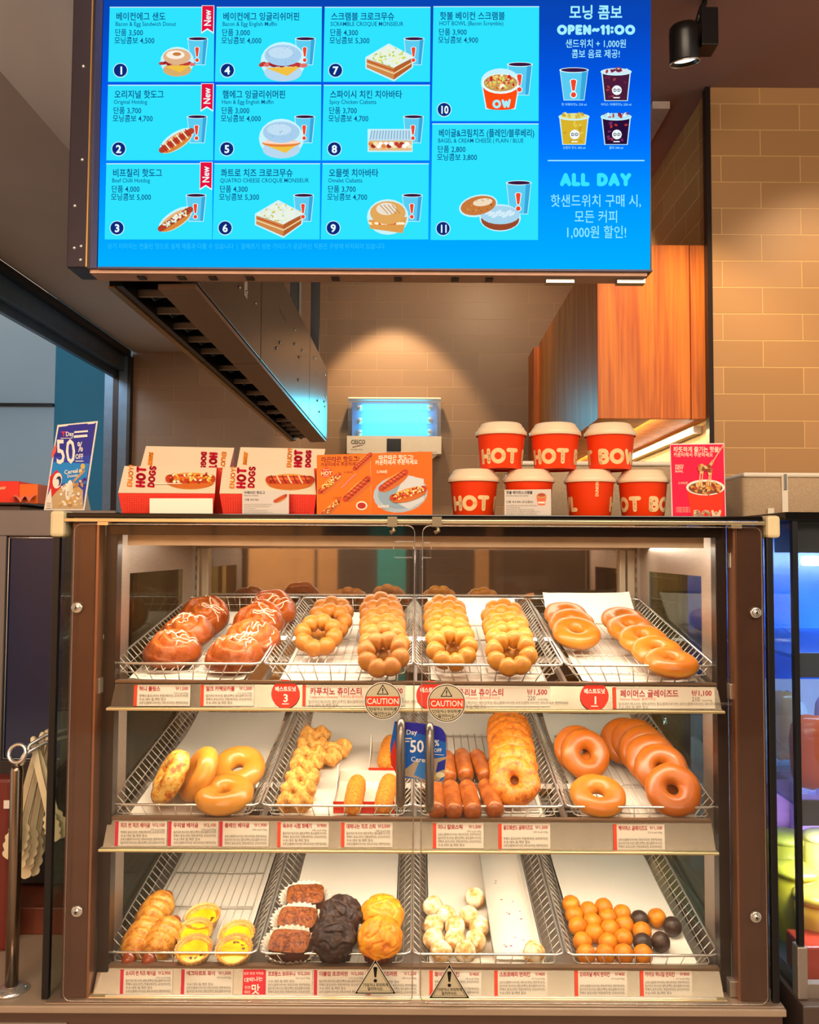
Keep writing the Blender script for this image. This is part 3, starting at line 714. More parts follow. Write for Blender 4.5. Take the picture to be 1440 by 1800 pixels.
# side screens: a row running back along the counter, faces turned to the hall on the left
BC = mat('black_back_cover', '#3a3230', .32, .6, .08, 25); FL = mat('brown_flange', '#94765f', .45, .2, .05, 20)
XB, XF = -.49, -.685
z0, z1 = CZ + .575, CZ + .964
ends = [(.385, 1.11), (1.115, 2.24), (2.245, 2.96)]
for i, (ya, yb) in enumerate(ends):
    nm = ['nearest the front menu screen', 'in the middle of the row', 'at the far end by the insect lamp'][i]
    s = thing('side_screen', 'dark back of a hanging side screen, ' + nm, 'screen', (XB - .1, (ya + yb) / 2, z0), 'side screens in a row above the counter')
    MB().box((XB - .012, ya, z0 + .012), (XB, yb, z1), BC).build('back_cover', s, bevel=.002)
    fl = MB(); fl.slab([(-.577, ya, z0 - .002), (XB - .004, ya, z0), (XB - .004, ya, z0 + .011), (-.577, ya, z0 + .009)], (0, yb - ya, 0), FL); fl.build('bottom_flange', s)
    MB().box((XF, ya - .0 , z0 + .004), (XF + .03, yb, z1 + .2), BLACK).build('front_frame', s)
    e = MB(); e.box((XF - .004, ya, z0 + .0), (XF + .012, yb, z0 + .0035), mat('gold_edge', '#b08a55', .3, .9)); e.build('edge_strip', s)
    for k in range(5):
        yy = ya + (yb - ya) * (.12 + .19 * k)
        br = MB(); br.box((XF + .03, yy, z0 + .025), (-.57, yy + .05, z0 + .06), BLACK); br.box((XF + .03, yy + .012, z0 + .012), (-.575, yy + .02, z0 + .025), STEELS)
        br.tube([(-.66, yy, z0 + .05), (-.62, yy + .03, z0 + .012), (-.59, yy + .06, z0 + .04)], .006, BLACK, 6)
        br.build('bracket', s)
    for k in range(7):
        yy = ya + (yb - ya) * random.uniform(.06, .94); zz = z0 + (z1 - z0) * random.uniform(.25, .95)
        MB().ball((XB + .001, yy, zz), .006, CHROME, 8).build('screw', s)
    if i == 0: MB().box((XB, .86, z0 + .135), (XB + .001, .90, z0 + .225), pm('#e9dfd0')).build('sticker', s)
    MB().box((XB, ya + .3 * (yb - ya), z0 + .26), (XB + .0008, ya + .42 * (yb - ya), z0 + .272), BLACK).build('vent_slot', s)
ec = thing('screen_housing_end', 'dark metal end post of the side screen housing, left of the blue menu', 'metal post', (-.70, .27, z0))
ex0, ex1 = P(121, 300, .29).x, P(156, 300, .29).x
MB().box((ex0, .29, bl.z - .005), (ex1, .37, TOPZ), mat('dark_purple_metal', '#2a1f26', .4, .5)).build('post', ec, bevel=.002)
MB().box((ex1, .285, bl.z - .005), (ex1 + .003, .37, TOPZ), mat('gold_edge', '#b08a55', .3, .9)).build('edge_strip', ec)
for (px, py) in ((147, 117), (145, 281), (132, 362), (131, 436), (143, 433), (142, 457)):
    q = P(px, py, .29); MB().ball(q, .004, CHROME, 8).build('screw', ec)
hp = thing('hanging_pole', 'black steel pole holding up the row of side screens', 'pole', (P(553, 560, 2.7).x, 2.7, z1))
q0, q1 = P(546, 560, 2.7), P(561, 560, 2.7)
MB().box((q0.x, 2.7, z1 - .35), (q1.x, 2.74, CEILZ), BLACK).build('tube', hp)
MB().box((q0.x - .07, 2.7, z1 - .30), (q0.x - .05, 2.74, CEILZ), STEELS).build('rod', hp)
for yy in (.7, 1.7, 2.6):
    h = MB(); h.box((-.64, yy, z1), (-.60, yy + .04, CEILZ), BLACK); o = h.build('screen_hanger'); tag(o, 'black steel hanger above the side screens, %s of three from the front' % ('first' if yy < 1 else 'second' if yy < 2 else 'last'), 'hanger', 'screen hangers')
# ------------------------------------------------------------------ counter
CTZ = P(700, 1772, -.018).z
COUNTER = mat('brown_counter_front', '#5a4234', .45, .1, .06, 8); CTOP = mat('beige_counter_top', '#a8927a', .35, 0, .05, 12)
ct = thing('service_counter', 'brown service counter with beige top carrying the glass pastry case', 'counter', (0, .3, 0))
rx = P(1386, 1775, -.03).x
MB().box((-1.6, -.008, 0), (rx, .62, CTZ - .012), COUNTER).build('body', ct)
MB().box((-1.62, -.018, CTZ - .012), (rx + .003, .64, CTZ), CTOP).build('worktop', ct, bevel=.002)
MB().box((-.95, -.012, CTZ - .036), (-.575, -.006, CTZ - .03), STEELS).build('seam_strip', ct)

# ------------------------------------------------------------------ pastry case
TOPS, TOPB = CZ + .0605, CZ + .0525
case = thing('pastry_case', 'tall glass pastry display case with clear double doors and lit sloping shelves', 'display case', (0, .3, CTZ))
lx0, lx1 = P(118, 910, 0).x, P(1340, 910, 0).x
CASEB = .60
MB().box((lx0, -.004, TOPB), (lx1, CASEB, TOPS), mat('black_glass_top', '#12100f', .08, 0, .05, 10)).build('top_panel', case, bevel=.0015)
GOLD = mat('warm_aluminium', '#d8c39a', .25, .9, .04, 20)
r = MB(); r.box((lx0, -.012, TOPB - .0075), (lx1, .01, TOPB - .001), GOLD); r.build('door_track', case, bevel=.001)
for px in (183, 1293):
    q = P(px, 921, -.008); MB().box((q.x - .009, -.014, TOPB - .013), (q.x + .009, .0, TOPB - .0075), GOLD).build('pivot_clip', case)
# base plinth
pl = MB(); pl.box((lx0 - .012, -.014, CTZ + .0004), (lx1 + .02, CASEB, CTZ + .003), mat('beige_metal_base', '#a38c76', .4, .5, .05, 20)); pl.build('base', case, bevel=.002)
bz = CTZ + .003
MB().box((P(190, 1760, .02).x, .004, bz), (P(1255, 1760, .02).x, .010, bz + .003), mat('white_aluminium', '#e6dcc8', .3, .4)).build('sill_strip', case, bevel=.001)
# outer glass cheeks
for s, px0, px1 in ((-1, 96, 86), (1, 1353, 1362)):
    a, b = P(px0, 915, 0), P(px1, 1760, 0)
    g = MB(); x = (a.x + b.x) / 2
    g.box((x - .0045, .006, bz), (x + .0045, CASEB, TOPB), GLASS); go = g.build('side_glass', case)
    e = MB(); e.box((x - .006, -.004, bz), (x + .006, .006, TOPB), BLACK); e.build('black_edge', go, bevel=.0015)
# door posts with their bolts, inner posts
POSTS = mat('brown_black_post', '#5e4236', .16, .4, .08, 20)
for (p0, p1, bx, rows) in ((118, 161, 135, (1068, 1602)), (1298, 1347, 1329, (1077, 1612))):
    a, b = P(p0, 1300, 0), P(p1, 1300, 0)
    po = MB().box((a.x, 0, bz), (b.x, .03, TOPB - .008), POSTS).build('door_post', case, bevel=.0015)
    for yy in rows:
        q = P(bx, yy, -.004)
        bo = MB(); Mq = Matrix.Translation(q) @ Matrix.Rotation(PI / 2, 4, 'X')
        bo.lathe([(0, .004), (.0045, .004), (.0045, .001), (.0065, .003), (.0095, .0015), (.0095, -.004), (0, -.004)], CHROME, 20, Mq)
        bo.lathe([(0, .0046), (.0022, .0046)], BLACK, 6, Mq, False); bo.build('bolt', po)
    ed = MB(); xx = b.x if bx < 700 else a.x - .004
    ed.box((xx, .002, bz), (xx + .004, .03, TOPB - .01), mat('copper_edge', '#a8775a', .3, .8)); ed.build('edge_strip', po)
for (p0, p1) in ((178, 199), (1262, 1281)):
    a, b = P(p0, 1300, .03), P(p1, 1300, .03)
    MB().box((a.x, .03, bz), (b.x, .055, TOPB - .004), mat('dark_brown_post', '#2c211d', .3, .3)).build('inner_post', case, bevel=.001)
for px, yy in ((172, 985), (172, 1205), (1289, 985), (1289, 1215), (1289, 1735)):
    q = P(px, yy, .02); MB().box((q.x - .008, .012, q.z - .013), (q.x + .006, .03, q.z + .013), STEELS).build('hinge', case, bevel=.001)
# brushed inner cheeks with a window in each
PANEL = mat('brushed_inner_panel', '#a89585', .38, .75, .07, 30, aniso=(1, 1, 14))
WGL = clear('smoked_window', '#d3d9cf', .05, .05, .14)
for s, pf in ((-1, 196), (1, 1262)):
    x = P(pf, 1300, .055).x; y0, y1 = .055, .57
    wy0, wy1 = .13, .475; wz1, wz0 = CZ - .046, CZ - .70
    m = MB(); t = .004 * s
    for (ya, yb, za, zb) in ((y0, wy0, bz, TOPB - .004), (wy1, y1, bz, TOPB - .004), (wy0, wy1, wz1, TOPB - .004), (wy0, wy1, bz, wz0)):
        m.box((min(x, x + t), ya, za), (max(x, x + t), yb, zb), PANEL)
    sp = m.build('side_panel', case)
    MB().box((min(x + t * .3, x + t * .7), wy0, wz0), (max(x + t * .3, x + t * .7), wy1, wz1), WGL).build('window_pane', sp)
    m = MB(); xi = x - s * .007
    m.box((min(x, xi), y1 - .02, bz), (max(x, xi), y1, TOPB - .01), STEELS)
    for k in range(34): m.box((xi - .0006, y1 - .014, bz + .03 + k * .023), (xi + .0006, y1 - .008, bz + .042 + k * .023), BLACK)
    m.build('slotted_upright', case)
# header and the case ceiling
xl, xr = P(200, 930, .04).x, P(1262, 930, .04).x
hd = MB(); hd.box((xl, .022, CZ + .024), (xr, .03, TOPB - .009), mat('dark_mirror_header', '#3a2d27', .07, .55)); hd.build('header', case, bevel=.001)
cl_ = MB(); cl_.box((xl, .03, CZ + .030), (xr, .585, CZ + .034), mat('case_ceiling', '#c6ad93', .4, .3)); cl_.build('case_ceiling', case)
lb = MB(); lb.box((xl + .06, .06, CZ + .014), (xr - .06, .10, CZ + .030), mat('lamp_cover', '#d8c8b0', .35, .2)); lbo = lb.build('light_bar', case, bevel=.002)
MB().box((xl + .02, .104, CZ + .0078), (xr - .02, .107, CZ + .030), mat('beige_lamp_lip', '#cbb092', .4, .2)).build('rear_light_blocker', lbo)  # added strip that blocks the lamp's reflection in the rear pane
MB().box((xl + .02, .054, CZ + .006), (xr - .02, .057, CZ + .030), mat('beige_lamp_lip', '#cbb092', .4, .2)).build('front_lip', lbo)
MB().box((xl + .07, .068, CZ + .0125), (xr - .07, .092, CZ + .014), em('#ffe9c4', .6)).build('diffuser', lbo)
area('case_top_light', (0, .080, CZ + .010), (0, .12, CZ - .25), 1.0, .03, 4.6, LEDC)
area('case_back_light', (.05, .46, CZ + .010), (.05, .40, CZ - .2), .95, .05, 2.1, LEDC)
# back: rear frame and two sliding panes
yb = .58; xpl, xpr = P(372, 1000, yb).x, P(1085, 1000, yb).x
f = MB(); IV = mat('ivory_frame', '#cdb89c', .4, .2)
f.box((xl, yb - .004, CZ + .002), (xr, yb + .016, CZ + .030), mat('rear_head_rail', '#b59a80', .35, .5))
for a, b in ((P(338, 1000, yb).x, P(352, 1000, yb).x), (P(357, 1000, yb).x, P(367, 1000, yb).x), (P(1088, 1000, yb).x, P(1098, 1000, yb).x), (P(1102, 1000, yb).x, P(1114, 1000, yb).x)):
    f.box((a, yb - .01, bz), (b, yb + .012, CZ + .002), IV)
f.build('rear_frame', case, bevel=.001)
mid = P(735, 1000, yb).x
for a, b, dy in ((xpl, mid + .02, 0), (mid - .02, xpr, .008)):
    gp = MB().box((a, yb + dy, bz), (b, yb + dy + .004, CZ + .002), BACKGL).build('rear_pane', case)
    MB().box((a, yb + dy - .003, CZ - .11), (b, yb + dy, CZ - .106), CHROME).build('pull_rail', gp)
# shelves with price rails
RIMZ = [P(735, y_, .05).z for y_ in (1168.5, 1417, 1677)]
RAILT = [P(735, y_, .035).z for y_ in (1201, 1441, 1701)]; RAILB = [P(735, y_, .012).z for y_ in (1247, 1494, 1752)]
TILT = rad(10); FY, BLEN, BDEP = .05, .505, .033
RPX = [(207, 1256), (199, 1243), (188, 1254)]
RAILP = []
RS = mat('polished_price_rail', '#8d8475', .22, .9, .05, 8, aniso=(12, 1, 1)); LIP = mat('cream_lip', '#e3cf9f', .28, .7, .04, 20)
for i in range(3):
    xa, xb = P(RPX[i][0], 1300, .05).x, P(RPX[i][1], 1300, .05).x
    sh = MB(); c, s = math.cos(TILT), math.sin(TILT); zf = RIMZ[i] - BDEP - .008
    if i < 2:
        for yy in (.0, .18, .36, .52): sh.box((xa, FY + yy * c, zf + yy * s - .010), (xb, FY + yy * c + .022, zf + yy * s), STEELS)
        for xx in (xa, -.28, -.006, .265, xb - .006): sh.slab([(xx, FY, zf - .012), (xx, FY + .53 * c, zf + .53 * s - .02), (xx, FY + .53 * c, zf + .53 * s), (xx, FY, zf)], (.006, 0, 0), STEELS)
    else: sh.slab([(xa, FY - .01, zf - .004), (xa, FY + .5, zf + .5 * s / c - .004), (xa, FY + .5, zf + .5 * s / c), (xa, FY - .01, zf)], (xb - xa, 0, 0), STEELS)
    sh = sh.build('shelf', case)
    yt, ybm = .035, .012
    r = MB(); n = Vector((0, -(RAILT[i] - RAILB[i]), yt - ybm)).normalized()   # looks at the customer and up
    r.slab([(xa, yt, RAILT[i]), (xb, yt, RAILT[i]), (xb, ybm, RAILB[i]), (xa, ybm, RAILB[i])], -n * .0012, RS)
    r.box((xa, yt - .004, RAILT[i] - .001), (xb, FY - .006, RAILT[i] + .003), mat('rail_top_brown', '#8a6f58', .35, .6))  # brownish top lip of the rail
    ro = r.build('price_rail', case)
    MB().box((xa - .004, ybm - .010, max(RAILB[i] - .003, CTZ + .0006)), (xb + .002, ybm + .006, RAILB[i] + .0015), LIP).build('rail_lip', ro, bevel=.001)
    RAILP.append((Vector((0, yt, RAILT[i])), n))
    if i < 2:
        lb = MB().box((xa + .03, .046, RAILB[i] + .012), (xb - .03, .08, RAILB[i] + .020), mat('lamp_cover', '#d8c8b0', .35, .2)).build('light_bar', case)
        MB().box((xa + .04, .05, RAILB[i] + .0105), (xb - .04, .075, RAILB[i] + .012), em('#ffe9c4', 3.0)).build('diffuser', lb)
        area('shelf_light', (0, .068, RAILB[i] + .008), (0, .28, RAILB[i] - .24), 1.0, .03, 4.8, LEDC)
# corner guards
for (a, b, y0, y1) in ((88, 113, 897, 944), (1348, 1373, 906, 946)):
    q0, q1 = P(a, y0, -.012), P(b, y1, -.012)
    MB().box((q0.x, -.014, q1.z), (q1.x, .03, q0.z), BEIGEP).build('corner_guard', case, bevel=.006)
# doors
DY = -.010
cyel = mat('caution_beige', '#c6ba98', .4, 0, .02, 20)
def door(pl_, pr_, hx, side):
    x0, x1 = P(pl_, 1350, DY).x, P(pr_, 1350, DY).x
    z1, z0 = P(735, 924, DY).z, max(bz + .0015, P(735, 1767, DY).z)
    R = .012; o = []
    for (cx, cz, a0) in ((x1 - R, z1 - R, 0), (x0 + R, z1 - R, 90), (x0 + R, z0 + R, 180), (x1 - R, z0 + R, 270)):
        for k in range(5): o.append((cx + R * math.cos(rad(a0 + 22.5 * k)), DY, cz + R * math.sin(rad(a0 + 22.5 * k))))
    d = MB().slab(o, (0, .005, 0), ACRY).build('door', case)
    ed = MB(); ring = [(p[0], DY - .0006, p[2]) for p in o]; ed.tube(ring, .0011, clear('acrylic_edge', '#f3ead6', .35, .15, .6), 4, True); ed.build('polished_edge', d)
    h0, h1 = P(hx[0], hx[2], -.04), P(hx[1], hx[3], -.04)
    h = MB(); cx = (h0.x + h1.x) / 2; wd = (h1.x - h0.x) / 2
    pts = [(cx, DY, h0.z - .006), (cx, -.034, h0.z - .003), (cx, -.040, h0.z - .016), (cx, -.040, h1.z + .016), (cx, -.034, h1.z + .003), (cx, DY, h1.z + .006)]
    h.tube(pts, wd, mat('satin_handle', '#8a8074', .3, .9, .04, 30), 14); h.build('handle', d)
    return d
dl = door(121, 727, (697, 712, 1270, 1416), -1)
dr = door(741, 1344, (748, 763, 1277, 1426), 1)
lt = MB(); q0, q1 = P(692, 950, DY), P(728, 982, DY); lt.box((q0.x, DY - .014, q1.z), (q1.x, DY - .0005, q0.z), ACRY); lt.build('clear_latch', dl, bevel=.003)
lt = MB(); q0, q1 = P(741, 952, DY), P(758, 982, DY); lt.box((q0.x, DY - .014, q1.z), (q1.x, DY - .0005, q0.z), ACRY); lt.build('clear_latch', dr, bevel=.003)
for d, px in ((dl, 690), (dr, 768)):
    q = P(px, 922, DY - .004); m = MB(); m.box((q.x - .008, DY - .012, q.z - .004), (q.x + .008, DY - .001, q.z + .013), mat('hook_metal', '#9b8a70', .3, .9))
    m.tube([(q.x, DY - .008, q.z - .003), (q.x + .003, DY - .010, q.z - .010), (q.x - .004, DY - .010, q.z - .014)], .0035, mat('hook_metal', '#9b8a70', .3, .9), 8)
    m.build('door_hook', d)
SF = plane_fn(Vector((0, DY - .0006, 0)), Vector((0, -1, 0)))
INK = pm('#17130f'); CR_ = pm('#e5401f')
def round_caution(d, cx, cy, r, where):
    A = Art(SF, step=.0002); A.ell(cx, cy, r, r, pm('#efe6d4'), 1, n=48); A.ell(cx, cy, r - 1.4, r - 1.4, INK, 2, n=48); A.ell(cx, cy, r - 2.8, r - 2.8, cyel, 3, n=48)
    import math as _m
    yb0, yb1 = cy - 8, cy + 9
    xx = lambda y: _m.sqrt((r - 2.8) ** 2 - (y - cy) ** 2)
    A.poly([(cx - xx(yb0), yb0), (cx + xx(yb0), yb0), (cx + xx(yb1), yb1), (cx - xx(yb1), yb1)], CR_, 4)
    A.text('CAUTION', cx, cy + 5.4, 14.5, pm('#f3e9d6'), 5, 'c', bold=.015, sx=.86)
    A.line([(cx, cy - 28), (cx - 9.5, cy - 12), (cx + 9.5, cy - 12)], 1.5, INK, 4, True); A.line([(cx, cy - 22), (cx, cy - 17.5)], 2, INK, 4); A.ell(cx, cy - 14.6, 1.1, 1.1, INK, 4)
    A.text('기대거나 무리하게', cx, cy + 17, 6.6, INK, 4, 'c', bold=.02, sx=.95); A.text('밀지마시오.', cx, cy + 24.5, 6.6, INK, 4, 'c', bold=.02, sx=.95)
    for k in range(17):
        t = rad(28 + k * 124 / 16)
        A.rect(cx + (r - 6) * math.cos(t) - 1, cy + (r - 6) * math.sin(t) - .9, cx + (r - 6) * math.cos(t) + .9, cy + (r - 6) * math.sin(t) + .9, INK, 4)
    o = A.mb.build('caution_sticker', d); o['label'] = 'round red and beige CAUTION sticker on the %s door' % where
def tri_caution(d, cx, top, h, w, where):
    A = Art(SF, step=.0002)
    def tri(k, m, l): A.poly([(cx, top - k * 1.6), (cx + w / 2 + k * 1.3, top + h + k), (cx - w / 2 - k * 1.3, top + h + k)], m, l); A.line([(cx, top - k * 1.0), (cx + w / 2 + k, top + h + k * .5), (cx - w / 2 - k, top + h + k * .5)], 2.2, m, l, True)
    tri(1.5, pm('#efe6d4'), 1); tri(0, INK, 2); tri(-3.2, cyel, 3)
    y = top + h * .2
    A.poly([(cx - 3.6, y), (cx + 3.6, y), (cx + 1.6, y + h * .3), (cx - 1.6, y + h * .3)], INK, 4); A.ell(cx, y, 3.6, 2, INK, 4); A.ell(cx, y + h * .41, 3.1, 3.1, INK, 4)
    A.text('기대거나 무리하게', cx, top + h * .79, 6.4, INK, 4, 'c', bold=.02, sx=.9); A.text('밀지마시오.', cx, top + h * .91, 6.4, INK, 4, 'c', bold=.02, sx=.9)
    o = A.mb.build('triangle_sticker', d); o['label'] = 'beige warning triangle sticker at the foot of the %s door' % where
round_caution(dl, 673, 1232, 33, 'left'); round_caution(dr, 785, 1236, 34, 'right')
tri_caution(dl, 660, 1690, 55, 68, 'left'); tri_caution(dr, 790, 1698, 55, 66, 'right')
# blue discount card tucked behind the two handles
A = Art(plane_fn(Vector((0, DY - .0035, 0)), Vector((0, -1, 0))), step=.0002)
o = [(694, 1268), (730, 1270), (763, 1275)] + arc(765, 1298, 19, 22, -80, 0, 8) + [(785, 1330), (782, 1360)] + arc(772, 1362, 10, 12, 0, 90, 5) + [(748, 1371), (700, 1366), (688, 1345), (686, 1310)]
A.poly(o, pm('#1f5fb4'), 1); A.poly([(694, 1268), (730, 1270), (763, 1275)] + arc(765, 1298, 19, 22, -80, 0, 8) + [(784, 1305), (740, 1290), (700, 1284)], pm('#2a2796'), 2)
A.poly([(686, 1330), (694, 1300), (700, 1340), (700, 1366), (688, 1345)], pm('#d3331f'), 2); A.poly([(700, 1362), (730, 1338), (785, 1330), (782, 1360), (772, 1373), (748, 1371)], pm('#b09a7c'), 2)
A.poly([(770, 1340), (784, 1334), (782, 1352), (766, 1358)], pm('#27348f'), 3); A.ell(774, 1362, 8, 5, pm('#e2d3a0'), 4); A.ell(764, 1366, 5, 3, pm('#cfae62'), 5)
A.poly([(728, 1362), (738, 1336), (752, 1340), (748, 1371)], pm('#3d7fc4'), 3)
wht = pm('#f1ece2'); A.text('Day', 714, 1291, 12, wht, 4, bold=.01); A.text('50', 720, 1322, 30, wht, 4, bold=.02, sx=.85); A.text('%', 764, 1311, 15, wht, 4, bold=.02, sx=.8); A.text('OFF', 763, 1322, 9.5, wht, 4, bold=.02, sx=.8)
A.text('Cereal', 722, 1338, 12, wht, 4, bold=.01, rot=4); A.rect(712, 1297, 724, 1299, wht, 4); A.rect(712, 1302, 720, 1304, wht, 4); A.line([(764, 1326), (780, 1327)], 1, wht, 4)
ob = MB(); ob.slab([PP(u, v, Vector((0, DY - .0015, 0)), Vector((0, -1, 0))) for u, v in o], (0, -.0018, 0), pm('#e8e0d4'))
dc = ob.build('discount_card'); tag(dc, 'blue rounded discount card behind the two steel door handles', 'advert card'); A.mb.build('printed_front', dc)

# ------------------------------------------------------------------ price cards, badges
def rail_art(i): return Art(plane_fn(RAILP[i][0] + RAILP[i][1] * .0012, RAILP[i][1]), step=.0002)
TITLE, GREYI, STRIP, STRIPP = pm('#a3202a'), pm('#6b6258'), pm('#e2411f'), pm('#c4203c')
CARD = pm('#d9cfbd', .5)
FILL = ['밀(미국산,캐나다산) 설탕(호주산) 팜유(말레이시아산)', '쇼트닝(말레이시아산) 대두(미국산) 전란액(국산)', '우유,대두,밀,계란 함유', '정제수,효모(국산) 전분(태국산) 유당(미국산)']
def price_card(i, x0, x1, y0, y1, title, price, label, kcal='', big=False, strip=STRIP, lines=3, sub=''):
    A = rail_art(i); sl = -(y1 - y0) * .03 * (1 if x0 < 735 else -1)
    dxl = (735 - x0) / 735 * -2.2; dxr = (735 - x1) / 735 * -2.2
    A.poly([(x0, y0), (x1, y0), (x1 + dxr, y1), (x0 + dxl, y1)], CARD, 1)
    A.poly([(x0 - 5, y0), (x0 + 1, y0), (x0 + 1 + dxl, y1), (x0 - 5 + dxl, y1)], strip, 2)
    if big:
        A.text(title, x0 + 8, y0 + 16.5, 14, TITLE, 3, bold=.022, sx=.86); A.text(price, x1 - 5, y0 + 15, 12.5, TITLE, 3, 'r', bold=.025, sx=.9)
        A.text(sub, x0 + 8, y0 + 23, 5.6, STRIP, 3); A.text(kcal, x1 - 26, y0 + 25, 11, GREYI, 3, 'r', sx=.85); A.text('kcal/100g', x1 - 4, y0 + 25, 4.6, GREYI, 3, 'r')
        A.text(FILL[0] + ' ' + FILL[1], x0 + 5, y0 + 32, 6.4, GREYI, 3, sx=.86 * min(1, (x1 - x0 - 8) / 190), res=1); A.text(FILL[2], x0 + 5, y0 + 38.2, 6.4, GREYI, 3, sx=.9, res=1)
    else:
        A.text(title, x0 + 4, y0 + 10, 8.8, TITLE, 3, bold=.03, sx=min(.86, (x1 - x0 - 34) / (8.8 * text_mesh(title, .03, 2)[2]))); A.text(price, x1 - 4, y0 + 9, 7.8, TITLE, 3, 'r', bold=.02, sx=.9)
        A.text(kcal + ' kcal/100g', x1 - 4, y0 + 16, 4.6, GREYI, 3, 'r')
        yy = y1 - 3.5
        for k in range(lines):
            s = FILL[(k + int(x0)) % 4]; w_ = text_mesh(s, 0, 1)[2]
            A.text(s, x0 + 4, yy - k * 6.2, 5.4, GREYI, 3, bold=.01, sx=min(.95, (x1 - x0 - 8) / (w_ * 5.4)), res=1)
    o = A.mb.build('price_card'); tag(o, label, 'price card', 'price cards in the shelf rails'); return o
W_ = '￦'
price_card(0, 241, 335, 1204, 1241, '허니 롤링스', W_ + '1,500', 'white price card at the outer end of the top rail, under the glazed coffee rolls', '210')
price_card(0, 358, 447, 1204, 1241, '밀크 카페모카롤', W_ + '1,500', 'white price card left of the red number 3 badge', '211')
price_card(0, 537, 713, 1204, 1241, '카푸치노 츄이스티', W_ + '1,500', 'wide white price card right of the red number 3 badge', '230', True, sub='Cappuccino Chewisty  카푸치노츄이스티')
price_card(0, 797, 967, 1206, 1242, '올리브 츄이스티', W_ + '1,500', 'wide white price card reading 1,500 and 220 under the golden ball rings', '220', True, sub='Olive Chewisty  올리브츄이스티')
price_card(0, 1082, 1256, 1208, 1246, '페이머스 글레이즈드', W_ + '1,100', 'wide white price card reading 1,100 and 210 right of the number 1 badge', '210', True, sub='Famous Glazed  글레이즈드')
price_card(1, 208, 294, 1444, 1487, '치즈 번 치즈 베이글', W_ + '2,100', 'white price card with a broad crimson edge at the end of the middle rail', '270', strip=STRIPP, lines=4)
price_card(1, 301, 384, 1444, 1487, '우리쌀 베이글', W_ + '2,100', 'white price card with crimson edge, second from the end under the bagels', '250', strip=STRIPP, lines=4)
price_card(1, 391, 473, 1444, 1488, '플레인 베이글', W_ + '1,900', 'white price card with crimson edge, third from the end under the bagels', '240', strip=STRIPP, lines=3)
price_card(1, 493, 578, 1445, 1489, '옥수수 시럽 꽈배기', W_ + '900', 'white price card reading 900 under the twisted doughnuts', '300', lines=4)
price_card(1, 605, 690, 1446, 1489, '대박나는 치즈 스틱', W_ + '2,500', 'white price card reading 2,500 under the crumbed cheese sticks', '280', lines=4)
price_card(1, 766, 850, 1447, 1491, '미니 칼로스틱', W_ + '1,500', 'white price card reading 1,500 under the chocolate sticks', '330', lines=4)
price_card(1, 881, 967, 1448, 1492, '올드패션드 글레이즈드', W_ + '1,500', 'white price card under the stack of old-fashioned rings', '350', lines=3)
price_card(1, 1083, 1168, 1449, 1494, '페이머스 글레이즈드', W_ + '1,100', 'white price card reading 1,100 alone at the far end of the middle rail', '210', lines=3)
price_card(2, 217, 304, 1704, 1748, '소시지 번 치즈 베이글', W_ + '2,900', 'white price card reading 2,900 under the sausage rolls', '255', strip=STRIPP, lines=4)
price_card(2, 324, 410, 1704, 1748, '에그타르트 파이', W_ + '1,500', 'white price card reading 1,500 under the egg tarts', '165', strip=STRIPP, lines=3)
price_card(2, 467, 549, 1705, 1749, '코코팜스 브라우니', W_ + '2,200', 'white price card right of the red Korean badge card under the brownies', '325', strip=STRIPP, lines=4)
price_card(2, 557, 643, 1705, 1749, '더블업 초코머핀', W_ + '2,300', 'white price card under the chocolate muffins', '410', strip=STRIPP, lines=4)
price_card(2, 651, 736, 1705, 1750, '망고 치즈머핀', W_ + '1,200', 'white price card behind the warning triangle under the yellow muffins', '400', strip=STRIPP, lines=4)
price_card(2, 760, 846, 1706, 1750, '화이트 먼치킨', W_ + '400', 'white price card behind the warning triangle under the powdered balls', '58', lines=4)
price_card(2, 874, 962, 1706, 1751, '스트로베리 먼치킨', W_ + '400', 'white price card under the empty white paper trough', '52', lines=4)
price_card(2, 1015, 1102, 1706, 1751, '오리지널 케익 먼치킨', W_ + '400', 'white price card under the heap of orange doughnut balls', '57', lines=3)
price_card(2, 1130, 1216, 1706, 1751, '카카오 허니딥 먼치킨', W_ + '400', 'white price card nearest the end of the bottom rail, beside the balls', '61', lines=4)
def badge(cx, cy, num, label):
    A = rail_art(0); A.ell(cx, cy, 25, 25, pm('#e0301c'), 5, n=40); A.text('베스트도넛', cx, cy - 5, 9.5, pm('#f4eadb'), 6, 'c', bold=.02, sx=.85)
    A.text(num, cx, cy + 14, 19, pm('#f4eadb'), 6, 'c', bold=.02); A.rect(cx - 6, cy + 17, cx + 6, cy + 18.5, pm('#f4eadb'), 6)
    tag(A.mb.build('number_badge'), label, 'badge', 'red round number badges')
badge(502, 1220, '3', 'round red badge reading 3 on the top price rail'); badge(757, 1222, '2', 'round red badge half hidden behind a round CAUTION sticker'); badge(1045, 1224, '1', 'round red badge reading 1 on the top price rail')
A = rail_art(2); A.poly([(428, 1704), (464, 1704), (463, 1748), (426, 1748)], pm('#d3212f'), 3); A.text('맛', 449, 1746, 19, pm('#f4eadb'), 4, 'c', bold=.02, sx=.9)
A.text('깊은 정성 가득한', 446, 1713, 5, pm('#f4eadb'), 4, 'c'); A.text('대박나는', 446, 1725, 9, pm('#f4eadb'), 4, 'c', rot=-6, bold=.01); A.text('진한', 430, 1738, 6, pm('#f4eadb'), 4); A.text('새로운', 429, 1746, 6, pm('#f4eadb'), 4, sx=.7)
tag(A.mb.build('taste_badge'), 'small red card in white Korean lettering on the bottom price rail', 'badge')

